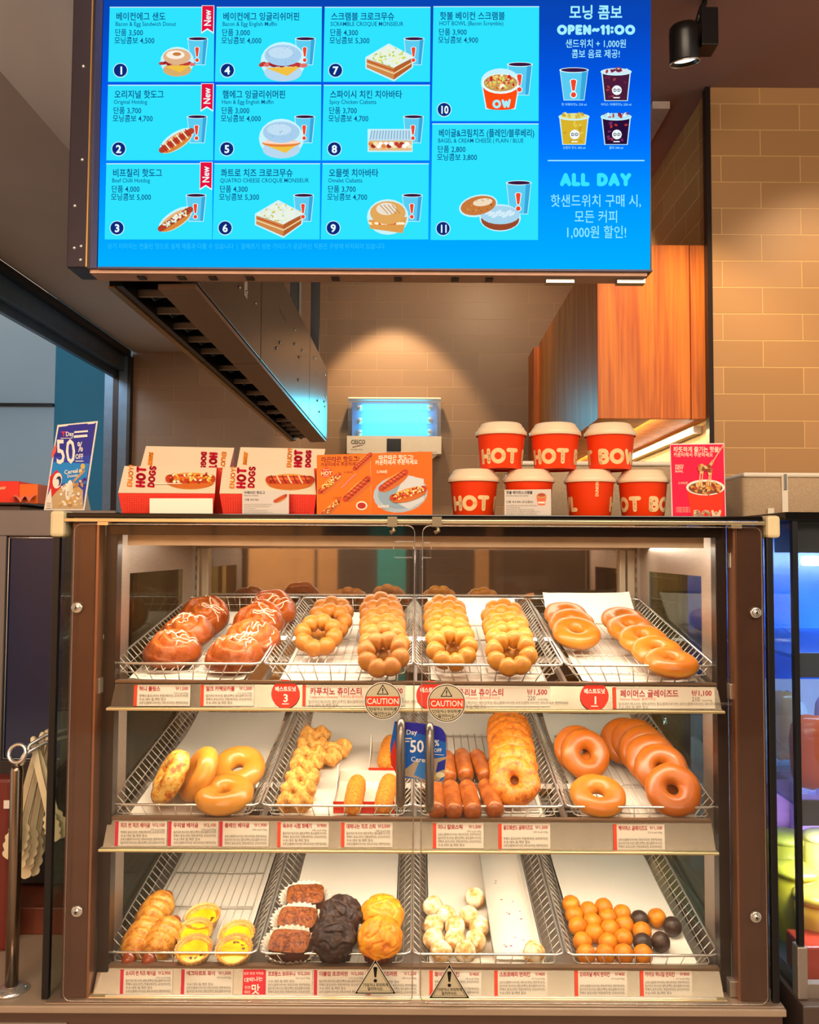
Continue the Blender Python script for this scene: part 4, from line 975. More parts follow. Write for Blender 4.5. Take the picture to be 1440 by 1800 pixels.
# ------------------------------------------------------------------ wire baskets, paper liners, racks
BX = [-.4072, -.1395, .1253, .3936]; BW = .262
def bM(row, col): return Matrix.Translation((BX[col], FY, RIMZ[row])) @ Matrix.Rotation(TILT, 4, 'X')
def rrect(hw, y0, y1, z, r, n=4):
    o = []
    for (cx, cy, a0) in ((hw - r, y1 - r, 0), (-hw + r, y1 - r, 90), (-hw + r, y0 + r, 180), (hw - r, y0 + r, 270)):
        for k in range(n + 1): o.append((cx + r * math.cos(rad(a0 + 90 * k / n)), cy + r * math.sin(rad(a0 + 90 * k / n)), z))
    return o
hw = BW / 2; INS = .027
def make_basket():
    b = thing('wire_basket', '', 'basket')
    MB().tube(rrect(hw, 0, BLEN, 0, .012), .0023, CHROME, 6, True).build('rim', b, True)
    m = MB(); m.tube(rrect(hw - INS, .001, BLEN - .012, -BDEP, .008), .0014, WIRE, 4, True)
    m.tube(rrect(hw - INS * .5, .001, BLEN - .006, -BDEP * .5, .010), .0009, WIRE, 4, True)
    n = 26
    for k in range(1, n):
        y = BLEN * k / n
        for s in (-1, 1): m.tube([(s * hw, y, 0), (s * (hw - INS), max(.002, min(BLEN - .012, y)), -BDEP)], .0010, WIRE, 4)
    for k in range(1, 9):
        x = -hw + 2 * hw * k / 9
        for y0, y1 in ((0, .001), (BLEN, BLEN - .012)): m.tube([(x, y0, 0), (x * (hw - INS) / hw, y1, -BDEP)], .0010, WIRE, 4)
    for k in range(8):
        x = -(hw - INS) + 2 * (hw - INS) * (k + .5) / 8; m.tube([(x, .001, -BDEP), (x, BLEN - .012, -BDEP)], .0009, WIRE, 4)
    for k in range(1, 5): m.tube([(-hw + INS, BLEN * k / 5, -BDEP - .002), (hw - INS, BLEN * k / 5, -BDEP - .002)], .0013, WIRE, 4)
    m.build('wire_mesh', b, True)
    return b
pos_r = ['top', 'middle', 'bottom']; hold = [['glazed coffee rolls', 'brown ball rings', 'golden ball rings', 'glazed ring doughnuts'], ['bagels', 'twists and cheese sticks', 'chocolate sticks and old-fashioned rings', 'large glazed ring doughnuts'], ['sausage rolls and egg tarts', 'brownies and muffins', 'powdered balls', 'orange doughnut balls']]
proto = make_basket()
for r_ in range(3):
    for c_ in range(4):
        b = proto if (r_, c_) == (0, 0) else copy_tree(proto)
        b.matrix_basis = bM(r_, c_)
        b['label'] = 'shallow steel wire basket on the %s shelf holding %s' % (pos_r[r_], hold[r_][c_]); b['group'] = 'wire baskets in the pastry case'
def liner(row, col, y1=BLEN - .02, up=0., x0=-.101, x1=.101, y0=.004, seed=0):
    m = MB(); rr = random.Random(row * 10 + col + seed)
    def f(u, v):
        x = x0 + (x1 - x0) * u; y = y0 + (y1 - y0) * v
        z = -BDEP + .0022 + .0025 * (noise.noise(Vector((x * 14, y * 9, row * 7 + col * 3 + seed))) + .4) * (abs(u - .5) * 2) ** 2
        if up and v > .78: z += up * ((v - .78) / .22) ** 1.3
        if abs(u - .5) > .44: z += .0015 * (abs(u - .5) - .44) / .06
        return (x, y, z)
    m.surf(f, 14, 26, PAPER, False, False); o = m.build('paper_liner', None, True); o.matrix_basis = bM(row, col)
    tag(o, 'white parchment sheet under the %s on the %s shelf' % (hold[row][col], pos_r[row]), 'paper liner', 'parchment sheets in the baskets')
for r_ in range(3):
    for c_ in range(4): liner(r_, c_, up=(.0, .0, .035, .05)[c_] if r_ == 0 else .012, y1=BLEN - .02)
def rack(row, col, y0, y1, x0=-.092, x1=.092):
    m = MB(); z = -BDEP + .0118
    fr_ = MB().tube([(x0, y0, z), (x1, y0, z), (x1, y1, z), (x0, y1, z)], .0017, WIRE, 5, True)
    k = 12
    for i in range(1, k): m.tube([(x0 + (x1 - x0) * i / k, y0 - .004, z + .0024), (x0 + (x1 - x0) * i / k, y1 + .004, z + .0024)], .0011, WIRE, 4)
    for i in (1, 2): m.tube([(x0, y0 + (y1 - y0) * i / 3, z - .0015), (x1, y0 + (y1 - y0) * i / 3, z - .0015)], .0016, WIRE, 4)
    t = thing('cooling_rack', 'wire cooling rack on parchment under the %s, %s shelf' % (hold[row][col], pos_r[row]), 'cooling rack', (0, 0, 0), 'wire cooling racks')
    t.matrix_basis = bM(row, col)
    fr_.build('frame', t, True); m.build('wire_mesh', t, True)
for a in ((0, 0, .02, .34), (0, 1, .02, .34), (0, 2, .02, .34), (0, 3, .02, .36), (1, 2, .02, .36), (1, 3, .02, .36), (2, 0, .05, .40)): rack(*a)
# ------------------------------------------------------------------ on top of the case: paper bowls with lids
ORG = mat('orange_paper', '#ff4208', .42, 0, .04, 20); LIDM = mat('cream_lid', '#ead2ac', .35, 0, .03, 20); LETM = pm('#ecc98f')
BR0, BR1, BH = .0365, .0425, .066
def bowl(px, Y, zb, u0, label, seam=True):
    c = P(px, 850, Y); t = thing('paper_bowl', label, 'paper bowl', (c.x, Y, zb), 'lidded orange paper bowls')
    R = lambda z: BR0 + (BR1 - BR0) * z / BH
    m = MB(); m.lathe([(0, .002), (BR0 - .002, .002), (BR0 - .001, 0), (BR0, .001), (BR1, BH), (BR1 + .001, BH + .001), (BR1 - .002, BH)], ORG, 48)
    def fn(u, v, lift):
        a = -PI / 2 + u / .039; r = R(v) + .0003 + lift; return Vector((r * math.cos(a), r * math.sin(a), v))
    A = Art(fn, m, .0001)
    A.fat('HOT', u0 - .004, .0115, .020, .0072, LETM, 1, flip=-1, sub=.004, gap=1.1)
    A.fat('BOWL', u0 + .082, .0115, .020, .0072, LETM, 1, flip=-1, sub=.004, gap=1.1)
    if seam: A.fat("DUNKIN'", u0 - .031, .034, .0045, .0013, LETM, 1, flip=-1, rot=90)
    m.build('bowl', t, True)
    l = MB(); z = BH
    l.lathe([(BR1 + .0025, z - .006), (BR1 + .0035, z - .004), (BR1 + .003, z + .001), (BR1 + .0005, z + .004), (BR1 - .001, z + .006), (BR1 - .0015, z + .008), (BR1 - .004, z + .010), (BR1 - .0065, z + .015), (BR1 - .009, z + .0165), (BR1 - .011, z + .0155), (0, z + .0155)], LIDM, 48)
    l.build('lid', t, True); return t
YB = .056; z0b = TOPS; z1b = TOPS + BH + .0168
bowl(833, YB, z0b, -.042, 'orange paper bowl reading HOT in the bottom row, nearest the orange leaflet')
bowl(930, YB, z0b, .110, 'orange paper bowl in the bottom row hidden behind a small grey price card')
bowl(1037, YB, z0b, .037, 'orange paper bowl in the bottom row, lettering seam turned to the front')
bowl(1130, YB, z0b, -.082, 'orange paper bowl in the bottom row standing next to the pink poster')
bowl(881, YB, z1b, -.041, 'orange paper bowl on the top tier, the one nearest the insect lamp')
bowl(976, YB, z1b, -.050, 'orange paper bowl in the middle of the top tier of three')
bowl(1073, YB, z1b, -.112, 'orange paper bowl on the top tier reading T BOW, nearest the pink poster')

# ------------------------------------------------------------------ hot dog cartons
LIDP = mat('carton_cream', '#ecd3ae', .5, 0, .03, 15); REDC = mat('carton_red', '#e62a12', .45, 0, .05, 15)
OR2, CRI = pm('#e5861f'), pm('#c50f2d')
def wedge(fl, frt, tr, tl, y0, y1, zb, lidm, bodym):
    a, b = P(*fl, y0), P(*frt, y0); c, d = P(*tr, y1), P(*tl, y1)
    m = MB(); b0, b1 = Vector((a.x + .006, y0 + .004, zb)), Vector((b.x - .004, y0 + .004, zb)); b2, b3 = Vector((c.x - .002, y1, zb)), Vector((d.x + .004, y1, zb))
    m.quad(b0, b1, b, a, bodym); m.quad(b1, b2, c, b, bodym); m.quad(b2, b3, d, c, bodym); m.quad(b3, b0, a, d, bodym); m.quad(b0, b3, b2, b1, bodym)
    lid = MB(); n = (b - a).cross(d - a).normalized()
    if n.y > 0: n = -n
    lid.slab([a + n * .0012, b + n * .0012, c + n * .0012, d + n * .0012], -n * .001, lidm)
    return m, lid, a, b, c, d, n
def dots(m, x0, x1, y0, y1, Y, seed=0):
    A = Art(plane_fn(Vector((0, Y, 0)), Vector((0, -1, 0))), m, .0003); rr = random.Random(seed)
    for r in range(9):
        yy = y0 + (y1 - y0) * (r + .5) / 9
        for c in range(int((x1 - x0) / 4.2)): A.rect(x0 + c * 4.2 + rr.random(), yy - .5, x0 + c * 4.2 + 2.4, yy + .5, pm('#f2583a'), 1)
def dog_print(A, cx, cy, L, rot=0, tops='cheese', l=2, half=False):
    c, s = math.cos(rad(rot)), math.sin(rad(rot))
    q = lambda t, w: (cx + L * t * c - L * w * s, cy + L * t * s + L * w * c)
    A.ell(*q(0, .03), L * .5, L * .17, pm('#e79a3c'), l, rot); A.ell(*q(0, .08), L * .46, L * .11, pm('#cf6a25'), l + 1, rot)
    A.line([q(-.43, -.01), q(.43, -.01)], L * .17, pm('#c2401c'), l + 2)
    A.line([q(-.4, -.03), q(.4, -.03)], L * .05, pm('#e56a34'), l + 3)
    if tops == 'cheese':
        rr = random.Random(int(cx))
        for i in range(46): A.ell(*q(rr.uniform(-.38, .42), rr.uniform(-.1, .07)), L * .035, L * .02, pm(rr.choice(['#f1d75c', '#f6e69a', '#e8b93c', '#a33418', '#d98f2a', '#f5edc0'])), l + 4 + i % 4, rr.uniform(0, 180), 8)
    else:
        for i in range(7):
            t = -.36 + i * .115
            A.line([q(t - .03, -.09), q(t + .01, .0), q(t + .05, .06)], L * .028, pm('#f4dca0' if tops == 'mix' and i % 2 else '#9c2a16'), l + 4)
def put_carton(label, fl, frt, tr, tl, y0, y1, art):
    m, lid, a, b, c, d, n = wedge(fl, frt, tr, tl, y0, y1, TOPS, LIDP, REDC)
    t = thing('hot_dog_carton', label, 'food carton', ((a.x + b.x) / 2, y0, TOPS), 'hot dog cartons on the case')
    if art in (0, 1): dots(m, fl[0] + 8, frt[0] - 8, fl[1] + 3, 900, y0 - .0008, art)
    m.build('tray', t)
    A = Art(plane_fn(a + n * .0016, n), lid, .00025)
    if art == 0:
        A.fat('ENJOY!', 231, 856, 7, 1.9, OR2, 1, rot=-84); A.fat('HOT', 253, 857, 13, 4.3, CRI, 1, rot=-86, sx=.72, gap=1.1); A.fat('DOGS', 270, 857, 9.5, 3, CRI, 1, rot=-84, sx=.8, gap=1.1); dog_print(A, 335, 843, 86, 0, 'cheese')
        A.rect(272, 851, 320, 852.5, pm('#f7ecd8'), 9)
    elif art == 1:
        A.fat('ENJOY!', 411, 859, 7, 1.9, OR2, 1, rot=-85); A.fat('HOT', 430, 859, 13, 4.3, CRI, 1, rot=-87, sx=.72, gap=1.1); A.fat('DOGS', 446, 858, 9.5, 3, CRI, 1, rot=-86, sx=.8, gap=1.1); dog_print(A, 510, 845, 84, 0, 'mix')
    elif art == 2:
        A.fat("DUNKIN'", 263, 795, 6, 1.9, OR2, 1, rot=96, sx=.55, gap=.95); A.fat('DOGS', 355, 794, 7.5, 2.8, CRI, 1, rot=93, sx=.8, gap=1.0); A.fat('HOT', 370, 795, 11, 4, CRI, 1, rot=93, sx=.7, gap=1.0); A.fat('ENJOY!', 391, 794, 6.5, 1.9, OR2, 1, rot=96, gap=1.0)
    else:
        A.fat("DUNKIN'", 433, 817, 5.5, 1.8, OR2, 1, rot=-84, sx=.55, gap=.95); A.fat('ENJOY!', 511, 822, 6.5, 1.8, OR2, 1, rot=-86, gap=1.0); A.fat('HOT', 529, 822, 11, 4, CRI, 1, rot=-87, sx=.7, gap=1.0); A.fat('DOGS', 545, 822, 7.5, 2.8, CRI, 1, rot=-87, sx=.8, gap=1.0)
    lid.build('lid', t)
put_carton('red and cream hot dog carton in front with blank white card before it', (208, 867), (378, 868), (381, 823), (219, 820), .03, .085, 0)
put_carton('red and cream hot dog carton in front, next to the orange leaflet', (386, 868), (556, 870), (552, 824), (392, 822), .03, .085, 1)
put_carton('cream hot dog carton standing behind with its lettering upside down', (247, 822), (404, 823), (412, 788), (257, 785), .094, .14, 2)
put_carton('cream hot dog carton standing behind, next to the orange leaflet', (416, 824), (566, 824), (572, 790), (423, 787), .094, .14, 3)
def card(name, label, q, Y, lean, art=None, col='#e4dccd', cat='card', group=None):
    """a stiff sheet standing on the case, leaning back LEAN metres at its top edge; q: corners TL TR BR BL as seen"""
    b = P(q[3][0], q[3][1], Y); n = Vector((0, -1, .0)); h = P(*q[0], Y).z - b.z
    n = Vector((0, -h, lean)).normalized() if lean else n
    p0 = Vector((0, Y, min(TOPS, b.z) if name != 'x' else b.z)); p0.z = b.z
    m = MB(); m.slab([PP(u, v, p0, n) for u, v in q], -n * .0008, pm(col))
    A = Art(plane_fn(p0 + n * .0002, n), m, .0002)
    if art: art(A)
    o = m.build(name); tag(o, label, cat, group); return o
card('blank_card', 'blank white card standing before the front hot dog carton', [(263, 876), (374, 876), (374, 907), (263, 907)], .010, .008, None, '#f3e8d2')
GI = pm('#6d655c')
def c1(A):
    A.text('아메리칸 핫도그', 429, 868, 5.5, pm('#332c28'), 1, bold=.02); A.text('American Hotdog', 429, 872, 3.4, GI, 1); A.text('단품 ￦3,700', 430, 880, 4.6, pm('#332c28'), 1); 
    for k in range(5): A.text(FILL[k % 4], 429, 888 + k * 3.6, 3.2, pm('#a89e90'), 1, res=1, sx=.7)
    dog_print(A, 493, 876, 26, -28, 'drizzle')
card('price_sign', 'small grey printed price sign standing before the hot dog carton', [(426, 861), (508, 862), (508, 907), (426, 907)], .008, .006, c1, '#cfc6b8', 'price sign')
def c2(A):
    A.text('핫볼 베이컨스크램블', 890, 868, 6, pm('#332c28'), 1, bold=.02, sx=.9); A.text('Hot Bowl (Bacon Scramble)', 890, 872.5, 3.4, GI, 1); A.text('단품 ￦3,900 (모닝콤보)', 890, 884, 4.8, pm('#332c28'), 1)
    for k in range(5): A.text(FILL[(k + 1) % 4], 890, 890 + k * 3.6, 3.2, pm('#8b8174'), 1, res=1, sx=.85)
    A.poly([(943, 872), (961, 872), (958, 888), (946, 888)], pm('#d9663a'), 1); A.ell(952, 872, 9, 4, pm('#c98a52'), 2); A.ell(952, 870, 7, 3, pm('#a8452a'), 3); A.rect(946, 882, 958, 885, pm('#f1e2cf'), 2)
card('price_sign', 'small grey printed price sign standing before an orange paper bowl', [(887, 861), (969, 860), (969, 907), (887, 907)], .006, .006, c2, '#cbc1b2', 'price sign')
# orange two-page leaflet
BRO, YEL = pm('#7c1f14'), pm('#f6d9a0')
def lf(A):
    A.poly([(557, 800), (651, 797), (653, 908), (557, 908)], pm('#f2730c'), 1)
    A.text('따끈따끈 핫도그!', 565, 812, 10.5, BRO, 2, bold=.025, rot=-1.5, sx=.92); A.text('카운터에서 주문하세요', 564, 820, 8, BRO, 2, bold=.02, rot=-1.5, sx=.9)
    A.ell(574, 831, 10.5, 8.5, pm('#d0201c'), 2); A.text('HOT', 574, 835, 9, YEL, 3, 'c', bold=.04); A.text('ENJOY!', 574, 827, 4, YEL, 3, 'c'); A.text('DOGS', 574, 838.5, 4, YEL, 3, 'c')
    dog_print(A, 580, 850, 52, -42, 'cheese'); dog_print(A, 638, 812, 44, -42, 'drizzle'); dog_print(A, 628, 860, 62, -42, 'drizzle', 3); dog_print(A, 582, 893, 42, -40, 'cheese')
    A.ell(636, 889, 10, 8, pm('#f5e6cc'), 8); A.ell(636, 889, 7.5, 5.5, pm('#b9271c'), 9)
    for i in range(6): A.line([(600 + i * 4, 858 - i * 4), (606 + i * 4, 853 - i * 4)], 1, pm('#f3a0b0'), 8)
    A.text('4,000원', 605, 832, 5, BRO, 2); A.text('3,700원', 585, 877, 5, BRO, 2)
def lf2(A):
    A.poly([(652, 797), (742, 794), (745, 907), (653, 908)], pm('#f26a06'), 1)
    A.ell(704, 868, 48, 33, pm('#aebfc8'), 2, -8); A.ell(706, 866, 42, 28, pm('#8fa9b8'), 3, -8)
    A.poly([(690, 880), (712, 835), (745, 842), (745, 880), (720, 896)], pm('#cfd3d2'), 4)
    A.poly([(742, 794), (760, 794), (760, 907), (745, 907)], pm('#f26a06'), 0)
    dog_print(A, 692, 845, 60, -34, 'drizzle', 5); dog_print(A, 718, 868, 66, -16, 'cheese', 12)
    wh = pm('#fbeed6'); A.text('따끈따끈 핫도그!', 696, 808, 10, wh, 2, 'c', bold=.02, sx=.88, rot=-1); A.text('카운터에서 주문하세요', 697, 816, 9.2, wh, 2, 'c', bold=.02, sx=.86, rot=-1)
    A.text('3,700원', 662, 832, 6, wh, 20, bold=.02); A.text('4,000원', 664, 893, 6.5, wh, 20, bold=.02)
t = thing('leaflet', 'orange folded hot dog leaflet standing open below the insect lamp', 'leaflet', (P(652, 905, .02).x, .02, TOPS))
for nm, q, a_ in (('left_page', [(557, 800), (651.5, 797), (653.2, 907), (557, 908)], lf), ('right_page', [(652, 797), (742, 794), (745, 907), (653.5, 907)], lf2)):
    n = Vector((-.06 if nm[0] == 'l' else .06, -1, .04)).normalized(); p0 = Vector((P(652, 905, .02).x, .016, TOPS))
    m = MB(); m.slab([PP(u, v, p0, n) for u, v in q], -n * .0008, pm('#e8d2b0')); A = Art(plane_fn(p0 + n * .0002, n), m, .0002); a_(A); m.build(nm, t)
# pink poster
def pk(A):
    A.poly([(1179, 782), (1272, 781), (1275, 909), (1183, 909)], pm('#e30f42'), 1); c = pm('#f7c9b4')
    A.text('따뜻하게 즐기는 핫볼!', 1184, 794, 10.5, c, 3, bold=.03, sx=.86); A.text('카운터에서 주문하세요', 1184, 802.5, 8.5, c, 3, bold=.02, sx=.86)
    A.text('ENJOY!', 1187, 820, 4.6, c, 3, bold=.03); A.text('HOT', 1187, 825.5, 6.6, c, 3, bold=.04); A.text('BOWL', 1187, 830.5, 4.8, c, 3, bold=.03); A.text('3,900원', 1192, 851, 5.5, c, 3)
    for k in range(4): A.text('※ 매장별로 판매 제품이 다를 수 있음', 1188, 893 + k * 2.6, 2.4, c, 3, res=1)
    A.poly([(1206, 856), (1272, 856), (1270, 909), (1216, 909)], pm('#ef3212'), 4); A.ell(1240, 857, 34, 14, pm('#f4e6d4'), 5); A.ell(1240, 858, 30, 11, pm('#7a4a2a'), 6)
    rr = random.Random(3)
    for i in range(40):
        a = rr.uniform(0, 6.28); k = math.sqrt(rr.random()); A.ell(1240 + 26 * k * math.cos(a), 858 + 9 * k * math.sin(a), 5, 2.6, pm(rr.choice(['#d99a4a', '#b5512a', '#e8c07a', '#c97b3a', '#8b3a1e'])), 7 + i % 5, rr.uniform(0, 180), 10)
    for x in (1229, 1233, 1245, 1248): A.line([(x, 854), (x + 1, 836), (x + 3, 826)], 1.6, pm('#e8c98f'), 13)
    for i in range(22): A.ell(1238 + rr.uniform(-11, 11), 824 + rr.uniform(-6, 8), 4, 2.6, pm(rr.choice(['#b5652c', '#d9a45a', '#8b4422', '#e3bd7c'])), 14 + i % 4, rr.uniform(0, 180), 9)
    A.line([(1247, 820), (1256, 806), (1270, 784)], 1.8, pm('#eab48a'), 14); A.line([(1245, 822), (1252, 812)], 5, pm('#e6a878'), 15)
    A.fat('BOW', 1243, 911, 12, 4.6, pm('#f1cfa8'), 12, 'c', rot=0)
card('pink_poster', 'crimson pink poster of a noodle bowl and fork standing right of the orange bowls', [(1178, 780), (1273, 779), (1276.5, 910), (1181, 910)], .012, .006, pk, '#f0d7d0', 'poster')

# ------------------------------------------------------------------ fabric bins
FAB = mat('beige_fabric', '#b79d7b', .85, 0, .10, 300, .3); ZIP = mat('cream_piping', '#ece0c8', .5, 0, .03, 20)
def fbin(label, x0, x1, y0, y1, zb, zt, zip_px=None):
    t = thing('fabric_bin', label, 'fabric bin', ((x0 + x1) / 2, y0, zb), 'beige fabric storage bins')
    rr = random.Random(int(x0 * 100)); m = MB(); n = 22
    def f(u, v):
        k = u * 4; i = int(k) % 4; s = k - int(k); bul = math.sin(PI * v) * .006 * math.sin(PI * s)
        c = [(x0, y0), (x1, y0), (x1, y1), (x0, y1)]; a, b = c[i], c[(i + 1) % 4]; nx, ny = [(0, -1), (1, 0), (0, 1), (-1, 0)][i]
        w = .003 * noise.noise(Vector((u * 18, v * 5, x0 * 9)))
        return (a[0] + (b[0] - a[0]) * s + nx * (bul + w), a[1] + (b[1] - a[1]) * s + ny * (bul + w), zb + (zt - zb) * v)
    m.surf(f, 80, 8, FAB, True, False); m.quad((x0, y0, zb), (x1, y0, zb), (x1, y1, zb), (x0, y1, zb), FAB); m.build('body', t)
    l = MB(); l.box((x0 - .003, y0 - .006, zt - .004), (x1 + .003, y1 + .003, zt + .006), ZIP); lo = l.build('lid', t, bevel=.004)
    if zip_px:
        for xx in zip_px:
            z = MB(); z.box((xx - .006, y0 - .010, zb), (xx + .006, y0 - .004, zt), ZIP); z.box((xx - .003, y0 - .013, zt - .03), (xx + .003, y0 - .010, zt + .002), CHROME); z.build('zipper', t)
        lb_ = MB(); lb_.box((x0 + .045, y0 - .009, zb + .006), (x0 + .058, y0 - .006, zb + .022), ZIP); lb_.build('label_tag', t)
fa, fb = P(905, 815, .40), P(1185, 815, .40)
fbin('beige fabric storage bin standing behind the orange paper bowls', fa.x, fb.x, .40, .56, TOPS, fa.z)

# ------------------------------------------------------------------ kiosk at the left with things on its top
KY = .32; ktop = P(60, 897, KY).z; kx1 = P(207, 905, KY).x; kx0 = -1.25
KG = mat('grey_kiosk_metal', '#776d68', .45, .3, .04, 12); KD = mat('dark_kiosk_body', '#2b2422', .4, .2, .06, 12)
k = thing('order_kiosk', 'grey metal cabinet with a switched-off dark blue screen, left of the pastry case', 'kiosk', ((kx0 + kx1) / 2, KY, CTZ))
sc0, sc1 = P(17, 942, KY), P(110, 1334, KY)
m = MB(); m.box((kx0, KY, CTZ + .06), (kx1, KY + .45, ktop), KD)
m.build('cabinet', k, bevel=.003)
m = MB(); dz = .004
m.box((kx0, KY - .014, sc0.z), (kx1, KY, ktop), KG); m.box((kx0, KY - .014, sc1.z - .04), (sc0.x, KY, sc0.z), KG); m.box((sc1.x, KY - .014, sc1.z - .2), (kx1, KY, sc0.z), KD); m.box((sc0.x, KY - .014, sc1.z - .05), (sc1.x, KY, sc1.z), KD)
m.build('front_frame', k, bevel=.002)
m = MB(); m.tube([(sc0.x + .004, KY - .009, sc1.z), (sc0.x + .004, KY - .009, sc0.z - .004), (sc1.x, KY - .009, sc0.z - .004)], .0014, CHROME, 6); m.tube([(sc0.x + .004, KY - .009, sc1.z + .002), (sc1.x, KY - .009, sc1.z + .002)], .0014, CHROME, 6)
m.build('bezel_trim', k)
MB().box((sc0.x + .001, KY - .006, sc1.z), (sc1.x, KY + .002, sc0.z), mat('dark_blue_glass', '#0d2143', .10, 0, .03, 4, spec=.7)).build('display_panel', k)
MB().box((kx0, KY - .09, CTZ), (kx1, KY + .4, CTZ + .052), wood('shaded_tray_wood', '#5e2c1c', '#7c3d27', (2, 2, 2))).build('shaded_tray_floor', k, bevel=.002)  # stands in for a wooden tray's floor, its shadow put into the colour
# 50 per cent poster stand
def off50(A):
    wht = pm('#f3ead9')
    A.poly([(103, 749), (169, 743), (146, 893), (80, 894)], pm('#2a3fae'), 1); A.poly([(103, 749), (169, 743), (160, 800), (95, 803)], pm('#2b2a93'), 2)
    A.poly([(93, 812), (157, 815), (151, 850), (88, 850)], pm('#1d86cf'), 2)
    A.poly([(88, 838), (100, 826), (110, 836), (106, 858), (98, 872), (86, 872)], pm('#d3231f'), 3); A.ell(101, 845, 8, 14, wht, 4, 10); A.ell(103, 846, 5, 9, pm('#26305e'), 5, 10); A.ell(100, 850, 4, 8, wht, 6, 10)
    A.poly([(80, 894), (86, 880), (100, 864), (112, 852), (130, 848), (146, 862), (146, 894)], pm('#caa877'), 4)
    rr = random.Random(5)
    for i in range(46): A.ell(rr.uniform(104, 146), rr.uniform(846, 888), rr.uniform(2, 4.5), rr.uniform(1.4, 3), pm(rr.choice(['#efe2c4', '#d9a54e', '#f5ecd8', '#b98a52', '#e2c48c'])), 5 + i % 6, rr.uniform(0, 180), 9)
    A.ell(122, 862, 6, 18, wht, 10, 8); A.ell(124, 864, 3, 13, pm('#e3d3b2'), 11, 8); A.line([(130, 846), (148, 828)], 4, pm('#c99a72'), 6); A.line([(132, 856), (150, 842)], 6, pm('#5a3a9a'), 4)
    A.poly([(84, 872), (90, 858), (92, 894), (80, 894)], pm('#f3e6d2'), 5)
    for k_ in range(4): A.rect(82, 884 + k_ * 3, 90, 885 + k_ * 3, pm('#9a8b76'), 7)
    A.ell(146, 820, 4, 5, pm('#e0b25a'), 6); A.ell(142, 828, 3, 4, pm('#e9c97a'), 6)
    A.text('50', 99, 815, 60, wht, 7, bold=.012, sx=.58, rot=-2); A.text('%', 137, 794, 24, wht, 7, bold=.012, sx=.58, rot=-3); A.text('OFF', 133, 807, 12, wht, 7, bold=.02, sx=.66, rot=-3); A.rect(133, 810, 147, 811.5, wht, 7)
    A.text('Day', 116, 767, 11, wht, 7, bold=.02, sx=.8, rot=-3); A.text('T', 109, 767, 11, pm('#e8304a'), 7, bold=.04, rot=-3)
    A.line([(131, 760), (155, 758)], 3, wht, 7, caps=False); A.line([(130, 768), (154, 766)], 4.2, wht, 7, caps=False); A.rect(107, 770, 128, 771, wht, 7)
    A.text('Cereal', 114, 834, 10, wht, 9, bold=.02, rot=-8, sx=.9); A.text('Donuts', 119, 840, 7, wht, 9, bold=.02, rot=-8, sx=.9)
    A.line([(103, 750), (119, 748)], 2, wht, 7); A.line([(103, 750), (97, 782)], 1.6, wht, 7); A.line([(155, 745), (166, 744)], 2, wht, 7)
    A.poly([(96, 785), (100, 782), (99, 794), (92, 806), (91, 798)], pm('#e45a4a'), 7)
sy = KY + .08
t = thing('poster_stand', 'small blue 50% OFF cereal poster on a folding stand, on the grey cabinet', 'poster stand', (P(112, 895, sy).x, sy, ktop))
n = Vector((.05, -1, .10)).normalized(); p0 = Vector((P(112, 897, sy).x, sy, ktop))
m = MB(); m.slab([PP(u, v, p0, n) for u, v in [(101, 747), (172, 740), (148.5, 897), (77, 897.5)]], -n * .0012, pm('#eee3d0')); off50(Art(plane_fn(p0 + n * .0002, n), m, .0002)); m.build('poster', t)
a, b, c = P(150, 850, sy + .03), P(149, 897, sy + .004), P(161, 896, sy + .05); b.z = ktop; c.z = ktop
MB().slab([a, b, c], (-.002, .001, 0), pm('#d8c3a0')).build('easel_leg', t)
# orange bakery boxes on a brown tray
ty = KY + .16
q0, q1 = P(-60, 885, ty), P(76, 900, ty)
o = MB(); o.slab([(q0.x, ty - .10, ktop + .014), (q1.x + .004, ty - .10, ktop + .014), (q1.x + .004, ty + .08, ktop + .014), (q0.x, ty + .08, ktop + .014)], (0, 0, .006), mat('brown_tray', '#4a332b', .4)); o.box((q0.x + .02, ty - .09, ktop), (q1.x - .01, ty + .07, ktop + .014), mat('brown_tray', '#4a332b', .4))
tag(o.build('serving_tray', bevel=.003), 'flat brown tray on the grey cabinet under the orange boxes', 'tray')
q = P(-40, 846, ty - .02), P(36, 884, ty - .02), P(70, 846, ty - .02)
bx = thing('bakery_box', 'orange-red bakery box with a lighter end, on the brown tray at far left', 'box', (q[0].x, ty, ktop + .02))
MB().box((q[0].x, ty - .03, ktop + .0205), (q[1].x, ty + .06, q[0].z), mat('box_red', '#ee2c0c', .45)).build('box_body', bx, bevel=.002)
MB().box((q[1].x, ty - .029, ktop + .0205), (q[2].x, ty + .059, q[0].z - .006), mat('box_orange', '#f2690f', .45)).build('end_flap', bx, bevel=.002)
p_ = P(-10, 846, ty - .0305); A = Art(plane_fn(Vector((0, ty - .0306, 0)), Vector((0, -1, 0)))); A.poly([(-5, 857), (11, 855), (9, 860), (-5, 861)], pm('#f4a57c'), 1); A.mb.build('printed_mark', bx)
wr = MB()
def wf(u, v): 
    x = q[1].x - .01 + u * .05; y = ty - .05 + v * .02; return (x, y - .004 * math.sin(u * 9), ktop + .022 + .014 * abs(math.sin(u * 7 + v)) * (1 - v * .5) + .012 * v)
wr.surf(wf, 16, 5, mat('pink_wrapper', '#f0917a', .4), False, False); tag(wr.build('paper_wrapper'), 'crumpled pinkish wrapper lying before the orange bakery box', 'wrapper')

